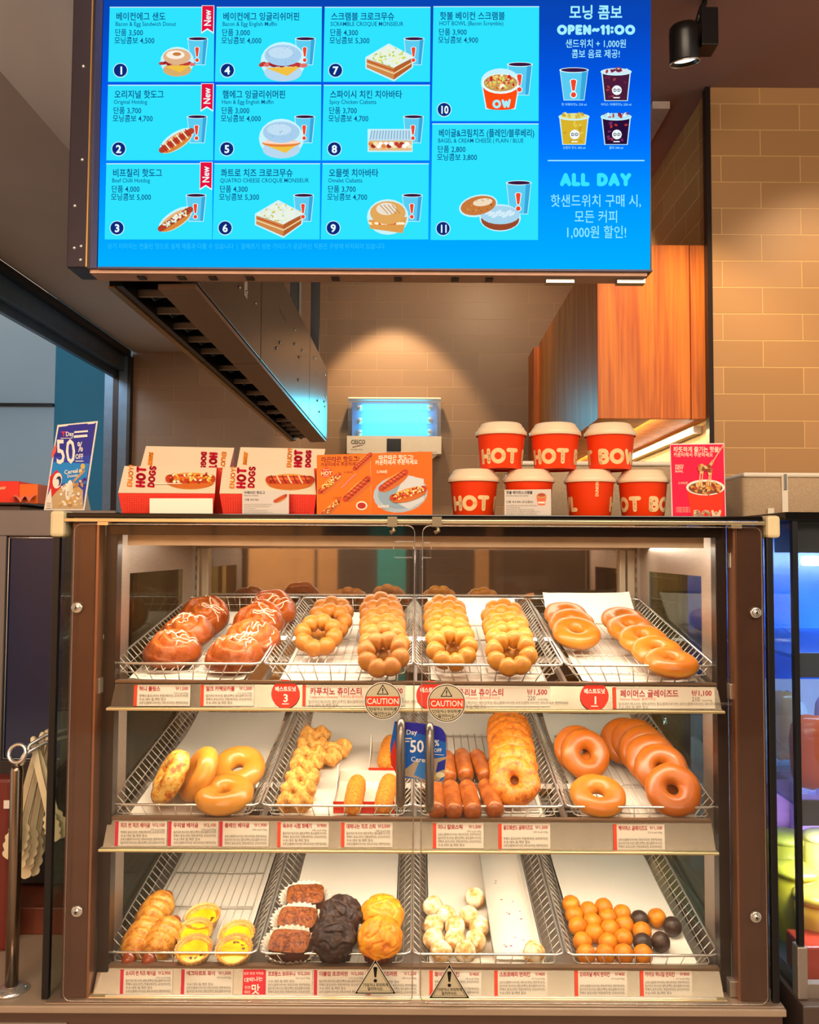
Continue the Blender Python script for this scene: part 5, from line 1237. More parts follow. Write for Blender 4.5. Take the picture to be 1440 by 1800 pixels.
# ------------------------------------------------------------------ tong stand and tongs on the counter
PY_ = .03; pb = PZ(20, 1742, CTZ); px_, py_ = pb.x, pb.y
t = thing('tong_stand', 'chrome tong stand with ring top and round foot on the counter left of the case', 'tong stand', (px_, py_, CTZ))
M = Matrix.Translation((px_, py_, CTZ))
zt = P(30, 1345, py_).z - CTZ; topx = P(30, 1345, py_).x - px_
MB().lathe([(0, 0), (.027, 0), (.028, .003), (.022, .007), (.014, .010), (0, .010)], CHROME, 32, M).build('foot', t)
MB().tube([(px_, py_, CTZ + .008), (px_ + topx * .3, py_, CTZ + zt * .6), (px_ + topx, py_, CTZ + zt - .008), (px_ + topx, py_, CTZ + zt)], lambda s: .0105 if s < .9 else .008, mat('brushed_pole', '#9a8672', .22, 1., .05, 30), 16).build('pole', t)
rc = Vector((px_ + topx, py_, CTZ + zt + .020))
MB().tube([rc + Vector((.0145 * math.cos(a * PI / 12), .004 * math.sin(a * PI / 12), .0145 * math.sin(a * PI / 12))) for a in range(24)], .0032, CHROME, 8, True).build('ring', t)
MB().tube([(rc.x, py_, CTZ + zt), (rc.x, py_, CTZ + zt + .008)], .004, CHROME, 10).build('neck', t)
m = MB()
for dz, dy in ((.0, .01), (.012, .02)): m.tube([(rc.x + .003, py_, CTZ + zt - .01 + dz), (rc.x + .012, py_ + dy, CTZ + zt + .018 + dz), (rc.x + .03, py_ + dy + .02, CTZ + zt + .030 + dz), (rc.x + .075, py_ + dy + .05, CTZ + zt + .040 + dz)], .0035, CHROME, 8)
m.build('hanger_arm', t)
TONG = mat('cream_plastic', '#e6d5ab', .35, 0, .03, 20)
def tongs(px, py, pxe, pye, Y, label, sp=.012):
    a, b = P(px, py, Y), P(pxe, pye, Y); d = b - a; L = d.length; d.normalize(); side = Vector((1, 0, 0)); side = (side - d * side.dot(d)).normalized(); up = side.cross(d)
    t = thing('serving_tongs', label, 'tongs', a, 'cream plastic tongs on the stand')
    for s in (-1, 1):
        m = MB(); n = 60; vs = []
        for i in range(n + 1):
            f_ = i / n; c = a + d * (L * f_) + up * (s * sp * math.sin(min(1, f_ * 3) * PI / 2) * (1 - .35 * f_)) + side * (s * .004 * f_)
            w = .0055 if f_ < .72 else .0055 + .0055 * math.sin((f_ - .72) / .28 * PI) + .0045 * abs(math.sin((f_ - .72) / .28 * PI * 4))
            if i == n: w = .002
            for e, g in ((-1, -1), (1, -1), (1, 1), (-1, 1)): vs.append(c + side * (e * w) + up * (g * .0014))
        fs = [(i * 4 + j, i * 4 + (j + 1) % 4, i * 4 + 4 + (j + 1) % 4, i * 4 + 4 + j) for i in range(n) for j in range(4)]
        m.add(vs, fs, TONG, False); m.build('arm', t)
    m = MB(); m.tube([a + up * (sp * math.cos(q_ * PI / 8)) * .35 - d * (.006 * math.sin(q_ * PI / 8)) for q_ in range(9)], .0045, TONG, 8); m.build('spring_bend', t)
tongs(74, 1296, 22, 1508, py_ + .055, 'cream plastic tongs hanging nearest the chrome pole')
tongs(82, 1292, 40, 1524, py_ + .085, 'cream plastic tongs hanging second from the chrome pole')
tongs(88, 1288, 50, 1542, py_ + .115, 'cream plastic tongs whose scalloped tips hang lowest')
tongs(92, 1282, 66, 1500, py_ + .145, 'cream plastic tongs hanging hindmost of the bunch')
tongs(60, 1304, 104, 1476, py_ + .035, 'cream plastic tongs slanting across the front of the bunch toward the case', .008)
q0, q1 = P(-40, 1368, .16), P(14, 1590, .16)
o = thing('hanging_pouch', 'red-orange pouch with a white tag at the left edge beside the tongs', 'pouch', (q1.x, .16, q1.z))
m = MB(); m.box((q0.x, .16, CTZ + .0), (q1.x, .20, q0.z), mat('pouch_red', '#6e2416', .5, 0, .1, 20, .3)); m.build('pouch_body', o, bevel=.008)
MB().box((q1.x - .012, .157, q0.z - .055), (q1.x - .001, .1595, q0.z - .040), WHITEP).build('tag', o)
# ------------------------------------------------------------------ pastries
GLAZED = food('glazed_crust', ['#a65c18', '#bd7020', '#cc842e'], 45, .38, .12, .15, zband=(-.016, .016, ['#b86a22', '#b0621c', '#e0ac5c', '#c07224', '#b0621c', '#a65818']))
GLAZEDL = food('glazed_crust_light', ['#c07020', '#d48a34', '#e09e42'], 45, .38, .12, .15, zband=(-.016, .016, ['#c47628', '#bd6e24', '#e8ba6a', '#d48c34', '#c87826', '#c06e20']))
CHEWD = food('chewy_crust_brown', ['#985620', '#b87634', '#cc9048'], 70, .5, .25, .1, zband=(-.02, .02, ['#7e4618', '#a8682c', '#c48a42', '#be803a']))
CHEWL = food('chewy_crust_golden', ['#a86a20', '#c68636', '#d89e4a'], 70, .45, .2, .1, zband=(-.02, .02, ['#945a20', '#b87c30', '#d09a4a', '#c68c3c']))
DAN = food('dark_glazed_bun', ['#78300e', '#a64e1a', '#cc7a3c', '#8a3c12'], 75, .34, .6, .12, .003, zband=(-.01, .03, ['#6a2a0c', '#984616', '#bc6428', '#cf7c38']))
ICING = mat('white_icing', '#f1e2cb', .35, 0, .03, 30)
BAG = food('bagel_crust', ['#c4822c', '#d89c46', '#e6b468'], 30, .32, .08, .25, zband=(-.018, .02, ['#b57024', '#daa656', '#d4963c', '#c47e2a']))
BAGC = food('cheese_bagel_crust', ['#8e3d10', '#c8701f', '#eab552', '#f3d590', '#b9571a'], 70, .38, .6, .2, .004)
TW = food('twist_crust', ['#b56a22', '#d49243', '#e8bd78', '#c88236'], 110, .7, .7, 0, .003)
CRUMB = food('crumbed_crust', ['#b8641a', '#d98c2c', '#e9a940'], 220, .7, .8, 0, .003)
CHOC = food('chocolate_stick_crust', ['#8a441a', '#ac602a', '#c67e40'], 60, .32, .25, .4)
OLD = food('old_fashioned_crust', ['#9c4a0e', '#c9701a', '#e39330', '#b85f14'], 90, .5, .6, .1, .003)
PASTRY = food('flaky_crust', ['#a8561a', '#d08a34', '#e8b45a', '#b9651f'], 90, .42, .5, .2, .003)
SAUS = food('sausage_skin', ['#8a3c14', '#a85420'], 40, .25, .05, .4)
CUST = food('egg_custard', ['#f0a80c', '#fac81c', '#ffe03a'], 40, .3, .05, .1)
BURN = food('burnt_spot', ['#5a2408', '#8a3d10'], 60, .35, .1, .2)
BROWN = food('brownie_crumb', ['#32120a', '#4e2012', '#5e2c1a'], 90, .6, .4, 0)
NUT = food('nut_topping', ['#4a1e0e', '#7d3f1e', '#b06a32', '#3a160a'], 140, .5, .9, .1, .004)
CUPP = mat('white_baking_paper', '#ece0cb', .6, 0, .04, 40)
CUPY = mat('yellow_baking_paper', '#e3bd78', .5, 0, .06, 40)
CMUF = food('chocolate_muffin_top', ['#20100b', '#3a2018', '#553226'], 70, .55, .7, .05, .004)
YMUF = food('yellow_muffin_top', ['#d0720c', '#ea9a1c', '#f5b934'], 60, .5, .35, .1, .003)
POWD = food('powdered_ball', ['#c07a3a', '#e8bd86', '#fbf0de', '#fffaf2'], 60, .8, .4, 0, .002)
OBALL = food('orange_ball_crust', ['#c4700f', '#dc8c16', '#ea9f2c'], 60, .5, .2, .1, .002)
DBALL = food('dark_ball_crust', ['#2c1c18', '#45302a', '#5c453c'], 60, .5, .3, .1, .002)
def fN(row): return Vector((0, -math.sin(TILT), math.cos(TILT)))
def fpt(row, h): return Vector((0, FY, RIMZ[row])) + fN(row) * (-BDEP + h)
def setp(o, row, px, py, h, pitch=0, yaw=0, spin=0):
    p = PP(px, py, fpt(row, h), fN(row))
    o.matrix_basis = Matrix.Translation(p) @ Matrix.Rotation(TILT, 4, 'X') @ Matrix.Rotation(rad(yaw), 4, 'Z') @ Matrix.Rotation(rad(pitch), 4, 'X') @ Matrix.Rotation(rad(spin), 4, 'Z')
    return o
def nz(x, y, z, s): return noise.noise(Vector((x * s, y * s, z * s)))
def torus(R, r, rz, m, amp=.0012, s=45, seed=0, nu=44, nv=18, rf=None, hole=1.0):
    mb = MB()
    def f(u, v):
        a, b = 2 * PI * u, 2 * PI * v; k = rf(a) if rf else 1
        x, y, z = math.cos(b) * r * k, 0, math.sin(b) * rz * k
        q = R + x; n = nz(q * math.cos(a) + seed, q * math.sin(a), z, s)
        q += n * amp; z += n * amp
        return (q * math.cos(a), q * math.sin(a), z)
    return mb.surf(f, nu, nv, m)
CACHE = {}
def inst(key, maker):
    """first time: build the pastry; later: copy it with its parts"""
    if key not in CACHE: CACHE[key] = maker(); return CACHE[key]
    return copy_tree(CACHE[key])
def put(key, maker, row, px, py, pitch, label, cat, group, h=None, yaw=0, spin=None, R=.034, rz=.016, base=.014, dh=0):
    o = inst(key, maker); hh = (R * math.sin(rad(abs(pitch))) + rz + base if h is None else h) + dh
    setp(o, row, px, py, hh, pitch, yaw, random.uniform(0, 360) if spin is None else spin)
    tag(o, label, cat, group); return o
nm = 0
def glazed(light, v): return torus(.0285, .0185, .0150, GLAZEDL if light else GLAZED, .0016, 32, v * 3.1).build('ring_doughnut', None, True)
def chew(light, v):
    def rf(a):
        d = ((a * 8 / (2 * PI) + .5) % 1 - .5) * 2 * PI / 8
        return math.sqrt(1 - (.0305 * d / .0166) ** 2)
    return torus(.0305, .0170, .0170, CHEWL if light else CHEWD, .0008, 60, v * 2.3, 128, 18, rf).build('ball_ring_doughnut', None, True)
ORD = ['frontmost', 'second from the front', 'third from the front', 'fourth from the front', 'fifth from the front', 'sixth from the front', 'rearmost']
def column(kind, light, row, pts, pitch, where, name, cat, group, spin=None, rz=.0155, R=.0285, dh=0):
    for i, p in enumerate(pts):
        v = i % 3; px, py = p[0], p[1]; pt = p[2] if len(p) > 2 else pitch
        lab = '%s, %s' % (name, (ORD[i] if i < len(pts) - 1 or len(pts) < 3 else 'rearmost') + ' ' + where)
        put((kind.__name__, light, v), lambda: kind(light, v), row, px, py, pt, lab, cat, group, yaw=random.uniform(-6, 6) if len(p) < 4 else p[3], spin=spin, R=R, rz=rz, dh=dh)
column(chew, False, 0, [(560, 1116, 38), (579, 1094, 34), (583, 1078, 30)], 36, 'beside the coffee rolls', 'brown ball-ring doughnut', 'doughnut', 'brown ball ring doughnuts', R=.0305, rz=.0178)
column(chew, False, 0, [(674, 1150), (676, 1131), (674, 1114), (673, 1098), (672, 1084), (670, 1072)], 36, 'in the stack left of the door gap', 'brown ball-ring doughnut', 'doughnut', 'brown ball ring doughnuts', R=.0305, rz=.0178)
column(chew, True, 0, [(795, 1140), (791, 1121), (787, 1104), (784, 1089), (782, 1077)], 36, 'in the stack right of the door gap', 'golden ball-ring doughnut', 'doughnut', 'golden ball ring doughnuts', R=.0305, rz=.0178)
column(chew, True, 0, [(899, 1148), (897, 1129), (892, 1111), (888, 1097), (885, 1085)], 36, 'in the second golden stack', 'golden ball-ring doughnut', 'doughnut', 'golden ball ring doughnuts', R=.0305, rz=.0178)
column(glazed, True, 0, [(1013, 1113, 18), (1005, 1097, 20), (995, 1082, 16)], 16, 'of three beside the golden rings, top shelf', 'glazed ring doughnut', 'doughnut', 'glazed ring doughnuts on the top shelf')
column(glazed, True, 0, [(1180, 1165, 6), (1156, 1146, 14), (1131, 1125, 14), (1108, 1105, 14), (1096, 1090, 12)], 14, 'along the side, top shelf', 'glazed ring doughnut', 'doughnut', 'glazed ring doughnuts on the top shelf')
column(glazed, False, 1, [(1029, 1326, 52, 14), (1017, 1318, 50, 14)], 50, 'of the leaning pair, middle shelf', 'large glazed ring doughnut', 'doughnut', 'glazed ring doughnuts on the middle shelf')
put(('glazed', True, 1), lambda: glazed(True, 1), 1, 1051, 1398, 16, 'pale glazed ring doughnut lying flat alone on the middle shelf', 'doughnut', 'glazed ring doughnuts on the middle shelf', R=.0285, rz=.0155)
column(glazed, False, 1, [(1183, 1388, 40, -6), (1163, 1352, 46, -10), (1146, 1334, 48, -10), (1132, 1318, 50, -10), (1118, 1305, 50, -10), (1099, 1302, 46, -10)], 48, 'leaning along the side, middle shelf', 'large glazed ring doughnut', 'doughnut', 'glazed ring doughnuts on the middle shelf')
for o in bpy.data.objects:
    if o.name.startswith('ring_doughnut') and o.get('group') == 'glazed ring doughnuts on the middle shelf': o.scale = (1.05, 1.05, 1.0)
def oldf(light, v):
    return torus(.0270, .0190, .0145, OLD, .0034, 55, v * 5.7, 56, 20).build('old_fashioned_ring', None, True)
column(oldf, False, 1, [(905, 1374), (903, 1350), (901, 1333), (899, 1318), (897, 1304), (896, 1292), (895, 1282)], 42, 'in the stack beside the chocolate sticks', 'rough golden-orange ring doughnut', 'doughnut', 'old-fashioned ring doughnuts', rz=.015)

# coffee rolls: a coiled bun with white icing drizzle
def roll(v):
    t = bpy.data.objects.new('coffee_roll', None); COL.objects.link(t); R = .052; H = .038
    def hgt(x, y):
        rho = min(1, math.hypot(x, y) / R); th = math.atan2(y, x)
        z = H * (1 - rho ** 3.2) ** .6 * (.82 + .18 * (1 - rho))
        sp = (rho * 2.6 - th / (2 * PI)) % 1; z += (.0085 * (abs(math.sin(PI * sp)) - .6)) * (1 - rho ** 6)
        return z + .0055 * nz(x + v, y, 0, 34) + .002 * nz(x + v, y, 0, 110)
    mb = MB()
    def f(u, v_):
        a = 2 * PI * u
        if v_ < .75:
            rho = v_ / .75; x, y = R * rho * math.cos(a), R * rho * math.sin(a) * .94; z = hgt(x, y)
            k = 1 + .05 * nz(math.cos(a) + v, math.sin(a), 0, 1.6); return (x * k, y * k, z - .012)
        w = (v_ - .75) / .25; rho = 1 - .25 * w; k = 1 + .05 * nz(math.cos(a) + v, math.sin(a), 0, 1.6)
        return (R * rho * math.cos(a) * k, R * .94 * rho * math.sin(a) * k, -.012 - .010 * w)
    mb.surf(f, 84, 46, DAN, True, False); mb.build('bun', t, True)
    m = MB(); rr = random.Random(v + 11)
    for k in range(7 if v != 2 else 5):
        x0, y0 = rr.uniform(-.03, .03), rr.uniform(-.03, .0); an = rr.uniform(-.5, 1.2); pts = []
        for i in range(12):
            s = -.022 + i * .004; x = x0 + s * math.cos(an) + .002 * math.sin(i * 1.1 + k); y = y0 + s * math.sin(an) + .002 * math.cos(i * .9)
            if math.hypot(x, y) < R * .92: pts.append((x, y, hgt(x, y * 1.06) - .0115))
        if len(pts) > 3: m.tube(pts, .0011, ICING, 6)
    m.build('icing_drizzle', t, True); return t
for i, (px, py, pt, yw, lab) in enumerate([
    (302, 1139, 12, 10, 'front left of the basket'), (325, 1111, 22, -20, 'second on the outer side'), (358, 1080, 34, 0, 'rear of the outer side'),
    (411, 1148, 10, 5, 'front right, pressing on the basket rim'), (443, 1121, 22, 10, 'third from the front on the inner side'), (452, 1092, 40, -14, 'with its coil facing the front'), (474, 1074, 46, -10, 'rearmost beside the brown ball rings')]):
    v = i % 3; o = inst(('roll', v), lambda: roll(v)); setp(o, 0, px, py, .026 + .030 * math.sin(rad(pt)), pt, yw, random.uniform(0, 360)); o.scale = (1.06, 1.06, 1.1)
    tag(o, 'dark glazed coffee roll with white drizzle, ' + lab, 'pastry', 'coffee rolls on the top shelf')

# bagels
def bagel(kind): return torus(.0310, .0205, .0185, BAGC if kind == 'cheese' else BAG, .0030 if kind == 'cheese' else .0010, 40, 4, 48, 20).build('bagel', None, True)
put(('bagel', 'c'), lambda: bagel('cheese'), 1, 300, 1366, 58, 'bagel with browned cheese crust leaning at the outer side', 'bagel', 'bagels', yaw=-74, R=.031, rz=.0195)
put(('bagel', 'p'), lambda: bagel('plain'), 1, 350, 1361, 58, 'plain golden bagel leaning on the cheese-crusted bagel', 'bagel', 'bagels', yaw=-70, R=.031, rz=.0195)
put(('bagel', 'p'), lambda: bagel('plain'), 1, 418, 1352, 24, 'plain golden bagel behind the front bagel, nearest the inner side', 'bagel', 'bagels', yaw=-8, R=.033, rz=.0195)
put(('bagel', 'p'), lambda: bagel('plain'), 1, 395, 1397, 6, 'plain golden bagel at the front, touching the basket rim', 'bagel', 'bagels', yaw=-10, R=.033, rz=.0195)

# twists, cheese sticks, chocolate sticks
def rodshape(L, r, m, f2, n=34, k=22, pw_=5):
    """solid of revolution along local X with its own wobble"""
    mb = MB()
    def f(u, v):
        a = 2 * PI * u; t = v * 2 - 1; e = max(0, 1 - abs(t) ** pw_) ** .5; q = r * e * f2(t, a)
        return (t * L / 2, q * math.cos(a), q * math.sin(a))
    return mb.surf(f, k, n, m, True, False)
def twist(v): return rodshape(.066, .0165, TW, lambda t, a: 1 + .24 * math.cos(2 * a - t * 6.5 + v) + .10 * nz(t * 3 + v, math.cos(a), math.sin(a), 2.2), 40, 28).build('twisted_doughnut', None, True)
pl = [(519, 1410, -6), (525, 1387, -8), (532, 1366, -4), (539, 1343, -8), (545, 1326, -4), (550, 1308, -8), (555, 1292, -4)]
for i, (px, py, yw) in enumerate(pl):
    v = i % 3; o = inst(('twist', v), lambda: twist(v)); setp(o, 1, px, py, .022 + .002 * i, -0, yw + random.uniform(-8, 8), 0)
    tag(o, 'sugared twisted doughnut, %s of the column beside the bagels' % (ORD[i] if i < 6 else 'rearmost'), 'doughnut', 'twisted doughnuts')
for i, (px, py, yw) in enumerate([(574, 1331, 18), (592, 1318, 34)]):
    v = i; o = inst(('twist', v), lambda: twist(v)); setp(o, 1, px, py, .022, 0, yw, 0); tag(o, 'sugared twisted doughnut lying right of the column, ' + ('in front' if i == 0 else 'behind'), 'doughnut', 'twisted doughnuts')
def stick(): return rodshape(.112, .0175, CRUMB, lambda t, a: 1 + .05 * nz(t * 4, math.cos(a), math.sin(a), 3), 30, 22).build('cheese_stick', None, True)
def carton(row, px, py, w, d, h, label):
    t = bpy.data.objects.new('paper_tray', None); COL.objects.link(t); mr = mat('tray_red', '#ef3514', .45, 0, .03, 20)
    a = MB(); a.box((-w / 2, 0, 0), (w / 2, .0012, h), mr); a.build('front_panel', t, True)
    a = MB(); a.box((-w / 2, 0, 0), (-w / 2 + .001, d, h * .9), CUPP); a.box((w / 2 - .001, 0, 0), (w / 2, d, h * .9), CUPP); a.box((-w / 2, d, 0), (w / 2, d + .001, h), CUPP); a.box((-w / 2, 0, 0), (w / 2, d, .0008), CUPP)
    a.slab([(-w / 2, d * .45, h * .6), (-w / 2, d, h * .6), (-w / 2, d, h * 1.7), (-w / 2, d * .7, h * 2.3)], (.001, 0, 0), CUPP); a.build('white_inside', t, True)
    setp(t, row, px, py, .0062, 0, 0, 0); tag(t, label, 'paper tray', 'red paper trays of cheese sticks')
carton(1, 640, 1430, .110, .125, .022, 'red-fronted white paper tray at the front of the basket'); carton(1, 682, 1369, .076, .125, .022, 'red-fronted white paper tray standing behind the front one')
for i, (px, py, lab) in enumerate([(624, 1398, 'in the front tray nearer the twists'), (679, 1396, 'in the front tray nearer the door gap'), (682, 1322, 'in the rear paper tray')]):
    o = inst('stick', stick); setp(o, 1, px, py, .026, 0, 84 if i else 88, 0)
    o.matrix_basis = o.matrix_basis @ Matrix.Rotation(rad(-7), 4, 'Y'); tag(o, 'crumbed golden cheese stick lying ' + lab, 'cheese stick', 'cheese sticks')
def choc(v): return rodshape(.106, .0165, CHOC, lambda t, a: 1 + .06 * nz(t * 3 + v * 7, math.cos(a), math.sin(a), 2), 40, 20, 16).build('chocolate_stick', None, True)
for i, (px, py, yw, lab) in enumerate([(766, 1404, 92, 'front row, first from the door gap'), (795, 1405, 92, 'front row, second from the door gap'), (826, 1405, 93, 'front row, third from the door gap'), (862, 1403, 96, 'front row, next to the ring stack'),
                                 (786, 1348, 91, 'back row, first from the door gap'), (815, 1345, 92, 'back row, middle of three'), (846, 1347, 97, 'back row, next to the ring stack')]):
    v = i % 3; o = inst(('choc', v), lambda: choc(v)); setp(o, 1, px, py, .026, 0, yw, 0); tag(o, 'glossy brown chocolate stick, ' + lab, 'pastry', 'chocolate sticks')

# sausage rolls
def sroll(v):
    t = bpy.data.objects.new('sausage_roll', None); COL.objects.link(t)
    rodshape(.088, .0255, PASTRY, lambda q, a: (1 - .18 * q * q) * (1 + .17 * abs(math.sin(q * 7 + math.cos(a) * .8 + v)) + .05 * nz(q * 3 + v, math.cos(a), math.sin(a), 2.5)), 54, 26).build('pastry_wrap', t, True)
    m = MB(); m.ball((-.045, 0, -.001), (.016, .0125, .0125), SAUS, 16); m.ball((.045, 0, 0), (.010, .011, .011), SAUS, 16); m.build('sausage', t, True); return t
for i, (px, py, yw, hh, lab) in enumerate([(249, 1650, 82, .024, 'front, at the outer side'), (286, 1651, 78, .024, 'front, beside the egg tarts'), (273, 1604, 78, .026, 'behind the other two')]):
    v = i; o = inst(('sroll', v), lambda: sroll(v)); setp(o, 2, px, py, hh, 0, yw, 0); o.matrix_basis = o.matrix_basis @ Matrix.Rotation(rad(-6), 4, 'Y'); tag(o, 'golden flaky sausage roll with sausage end showing, ' + lab, 'sausage roll', 'sausage rolls')
# egg tarts
def tart():
    t = bpy.data.objects.new('egg_tart', None); COL.objects.link(t)
    fl = lambda k, a_: (lambda r, z, w: ((r * (1 + a_ * math.cos(k * w))) * math.cos(w), (r * (1 + a_ * math.cos(k * w))) * math.sin(w), z))
    MB().lathe([(0, -.012), (.022, -.012), (.026, -.004), (.0295, .006), (.0300, .009), (.0275, .0095), (.0245, .006), (.022, .004)], PASTRY, 48, f=lambda r, z, w: (r * (1 + .03 * nz(math.cos(w), math.sin(w), z * 30, 3)) * math.cos(w), r * (1 + .03 * nz(math.cos(w), math.sin(w), z * 30, 3)) * math.sin(w), z + .0015 * nz(math.cos(w), math.sin(w), 2, 4))).build('crust', t, True)
    c = MB(); c.lathe([(.0245, .0052), (.019, .0062), (.010, .0070), (0, .0072)], CUST, 36); co_ = c.build('custard', t, True)
    m = MB(); rr = random.Random(2)
    for k in range(5): 
        a = rr.uniform(-.6, 2.2); q = rr.uniform(.012, .0195); m.ball((q * math.cos(a), q * math.sin(a), .0060), (rr.uniform(.002, .006), rr.uniform(.0015, .004), .0009), BURN, 10, lambda d: 1 + .5 * nz(d.x + k, d.y, d.z, 2))
    m.build('burnt_spot', co_, True)
    MB().lathe([(.021, -.0135), (.024, -.010), (.0285, .003), (.0325, .012)], CUPY, 96, f=fl(24, .025)).build('paper_cup', t, True); return t
for px, py, hh, pt, lab in [(357, 1618, .030, 8, 'rearmost of the five'), (343, 1646, .024, 12, 'middle of the column beside the sausage rolls'), (341, 1676, .022, 10, 'front of the column beside the sausage rolls'), (417, 1650, .024, 10, 'rear of the inner side'), (412, 1676, .022, 12, 'front of the inner side')]:
    o = inst('tart', tart); setp(o, 2, px, py, hh, pt, random.uniform(-10, 10), random.uniform(0, 360)); tag(o, 'yellow egg tart in a fluted paper cup, ' + lab, 'egg tart', 'egg tarts')
# brownies
def brownie(v):
    t = bpy.data.objects.new('brownie', None); COL.objects.link(t); m = MB()
    def f(u, w):
        a = 2 * PI * u; c, s = math.cos(a), math.sin(a); k = (abs(c) ** 5 + abs(s) ** 5) ** -.2; tp = 1 - .10 * w
        return (.033 * k * c * tp, .024 * k * s * tp, -.016 + .030 * w)
    m.surf(f, 40, 8, BROWN, True, False); m.build('cake', t, True)
    m = MB(); 
    def g(u, w):
        a = 2 * PI * u; c, s = math.cos(a), math.sin(a); k = (abs(c) ** 5 + abs(s) ** 5) ** -.2
        x, y = .0310 * k * c * w, .0225 * k * s * w; n_ = nz(x + v, y, 0, 330); return (x, y, .0135 + .006 * (1 - w ** 4) + .0045 * n_ * (1 - w ** 8))
    m.surf(g, 64, 18, NUT, True, False); m.build('nut_topping', t, True)
    m = MB()
    def h(u, w):
        a = 2 * PI * u; r = (.0245 + .0125 * w ** 1.2) * (1 + (.02 + .03 * w) * math.cos(30 * a)); return (r * 1.18 * math.cos(a), r * math.sin(a), -.018 + .016 * w + .010 * w * (1 if math.cos(a) < .6 else .4))
    m.surf(h, 150, 6, CUPP, True, False); m.build('paper_cup', t, True); return t
for i, (px, py, yw, lab) in enumerate([(510, 1664, -6, 'front of three'), (524, 1622, -4, 'middle of three'), (537, 1581, 4, 'rearmost of three')]):
    o = inst(('brownie', i), lambda: brownie(i)); setp(o, 2, px, py, .026, 12, yw, 0); o.scale = (1.14, 1.08, 1.0); tag(o, 'chocolate brownie with nut crumb topping in white paper cup, ' + lab, 'brownie', 'brownies')
# muffins
def muffin(y):
    t = bpy.data.objects.new('muffin', None); COL.objects.link(t); m = MB(); M_ = YMUF if y else CMUF
    def f(u, w):
        a = 2 * PI * u; p = w * PI * .62 - .22; x = .0395 * math.cos(p) if w < .999 else 0; z = .030 * math.sin(p)
        if w > .93: x = .0395 * math.cos(p) * (1 - (w - .93) / .07)
        n_ = nz(math.cos(a) * math.cos(p) + (3 if y else 0), math.sin(a) * math.cos(p), math.sin(p), 2.3); cr = abs(nz(math.cos(a) * math.cos(p) + 9, math.sin(a) * math.cos(p), math.sin(p) + 2, 2.0))
        k = 1 + (.10 if not y else .06) * n_ + (.03 if not y else .015) * nz(math.cos(a) * math.cos(p), math.sin(a) * math.cos(p), math.sin(p), 9) - ((.16 if not y else .09) * max(0, 1 - cr * 7)) ; 
        return (x * k * math.cos(a), x * k * math.sin(a), .012 + z * k)
    m.surf(f, 96, 44, M_, True, False); m.build('muffin_top', t, True)
    MB().lathe([(0, -.034), (.026, -.034), (.034, .008)], BROWN if not y else mat('muffin_side', '#8a3d14', .5), 96, f=lambda r, z, w: (r * (1 + .03 * math.cos(24 * w)) * math.cos(w), r * (1 + .03 * math.cos(24 * w)) * math.sin(w), z)).build('fluted_side', t, True)
    return t
for key, px, py, hh, lab in [(False, 588, 1657, .040, 'dark chocolate muffin with cracked top, in front of another'), (False, 600, 1619, .044, 'dark chocolate muffin behind the front chocolate muffin'), (True, 668, 1658, .040, 'yellow-orange muffin in front, nearest the warning triangle'), (True, 672, 1617, .044, 'bright yellow muffin behind the front yellow muffin')]:
    o = inst(('muffin', key), lambda: muffin(key)); setp(o, 2, px, py, hh, 14, random.uniform(-20, 20), random.uniform(0, 360)); tag(o, lab, 'muffin', 'muffins')
# balls
def ballmb(m, r, v, amp): return MB().ball((0, 0, 0), r, m, 22, lambda d: 1 + amp * nz(d.x + v * 5, d.y, d.z, 1.4)).build('doughnut_ball', None, True)
def heap(row, pts, r, kinds, group, amp):
    """pixel places are loosened until the balls only touch"""
    col = 2 if row == 2 and kinds[0][0] == POWD else 3; lim = BW / 2 - .027 - r + .008; q = []
    for p in pts:
        hh = r * .97 + .004; w = PP(p[0], p[1], fpt(row, hh), fN(row)); d = w - Vector((0, FY, RIMZ[row]))
        q.append(Vector((w.x, d.dot(Vector((0, math.cos(TILT), math.sin(TILT)))), hh)))
    for it in range(400):
        for i in range(len(q)):
            for j in range(i):
                d = q[i] - q[j]; L = max(d.length, 1e-5)
                if L < 1.93 * r:
                    d = d * ((1.93 * r - L) / L * .35); d.z = 0; q[i] += d; q[j] -= d
        for v_ in q: v_.y = max(v_.y, r + .001); v_.x = min(max(v_.x, BX[col] - lim), BX[col] + lim)
    for i, (p, c) in enumerate(zip(pts, q)):
        k = kinds[p[2]] if len(p) > 2 else kinds[0]; v = i % 3
        o = inst((k[0].name, v), lambda: ballmb(k[0], r, v, amp))
        o.matrix_basis = bM(row, 0) @ Matrix.Translation((c.x - BX[0], c.y, -BDEP + c.z)) @ Euler((random.uniform(0, 6), random.uniform(0, 6), random.uniform(0, 6))).to_matrix().to_4x4()
        tag(o, p[3] if len(p) > 3 else k[1], 'doughnut ball', group)
pw = [(763, 1596), (779, 1608), (754, 1626), (800, 1630), (827, 1613), (840, 1627), (761, 1654), (801, 1660), (832, 1656), (776, 1677), (814, 1684),
      (835, 1578, 0, 'white powdered doughnut ball lying alone behind the heap'), (941, 1684, 0, 'white powdered doughnut ball lying alone beyond the paper trough')]
heap(2, pw, .0192, {0: (POWD, 'white powdered doughnut ball in the heap right of the door gap')}, 'powdered doughnut balls', .10)
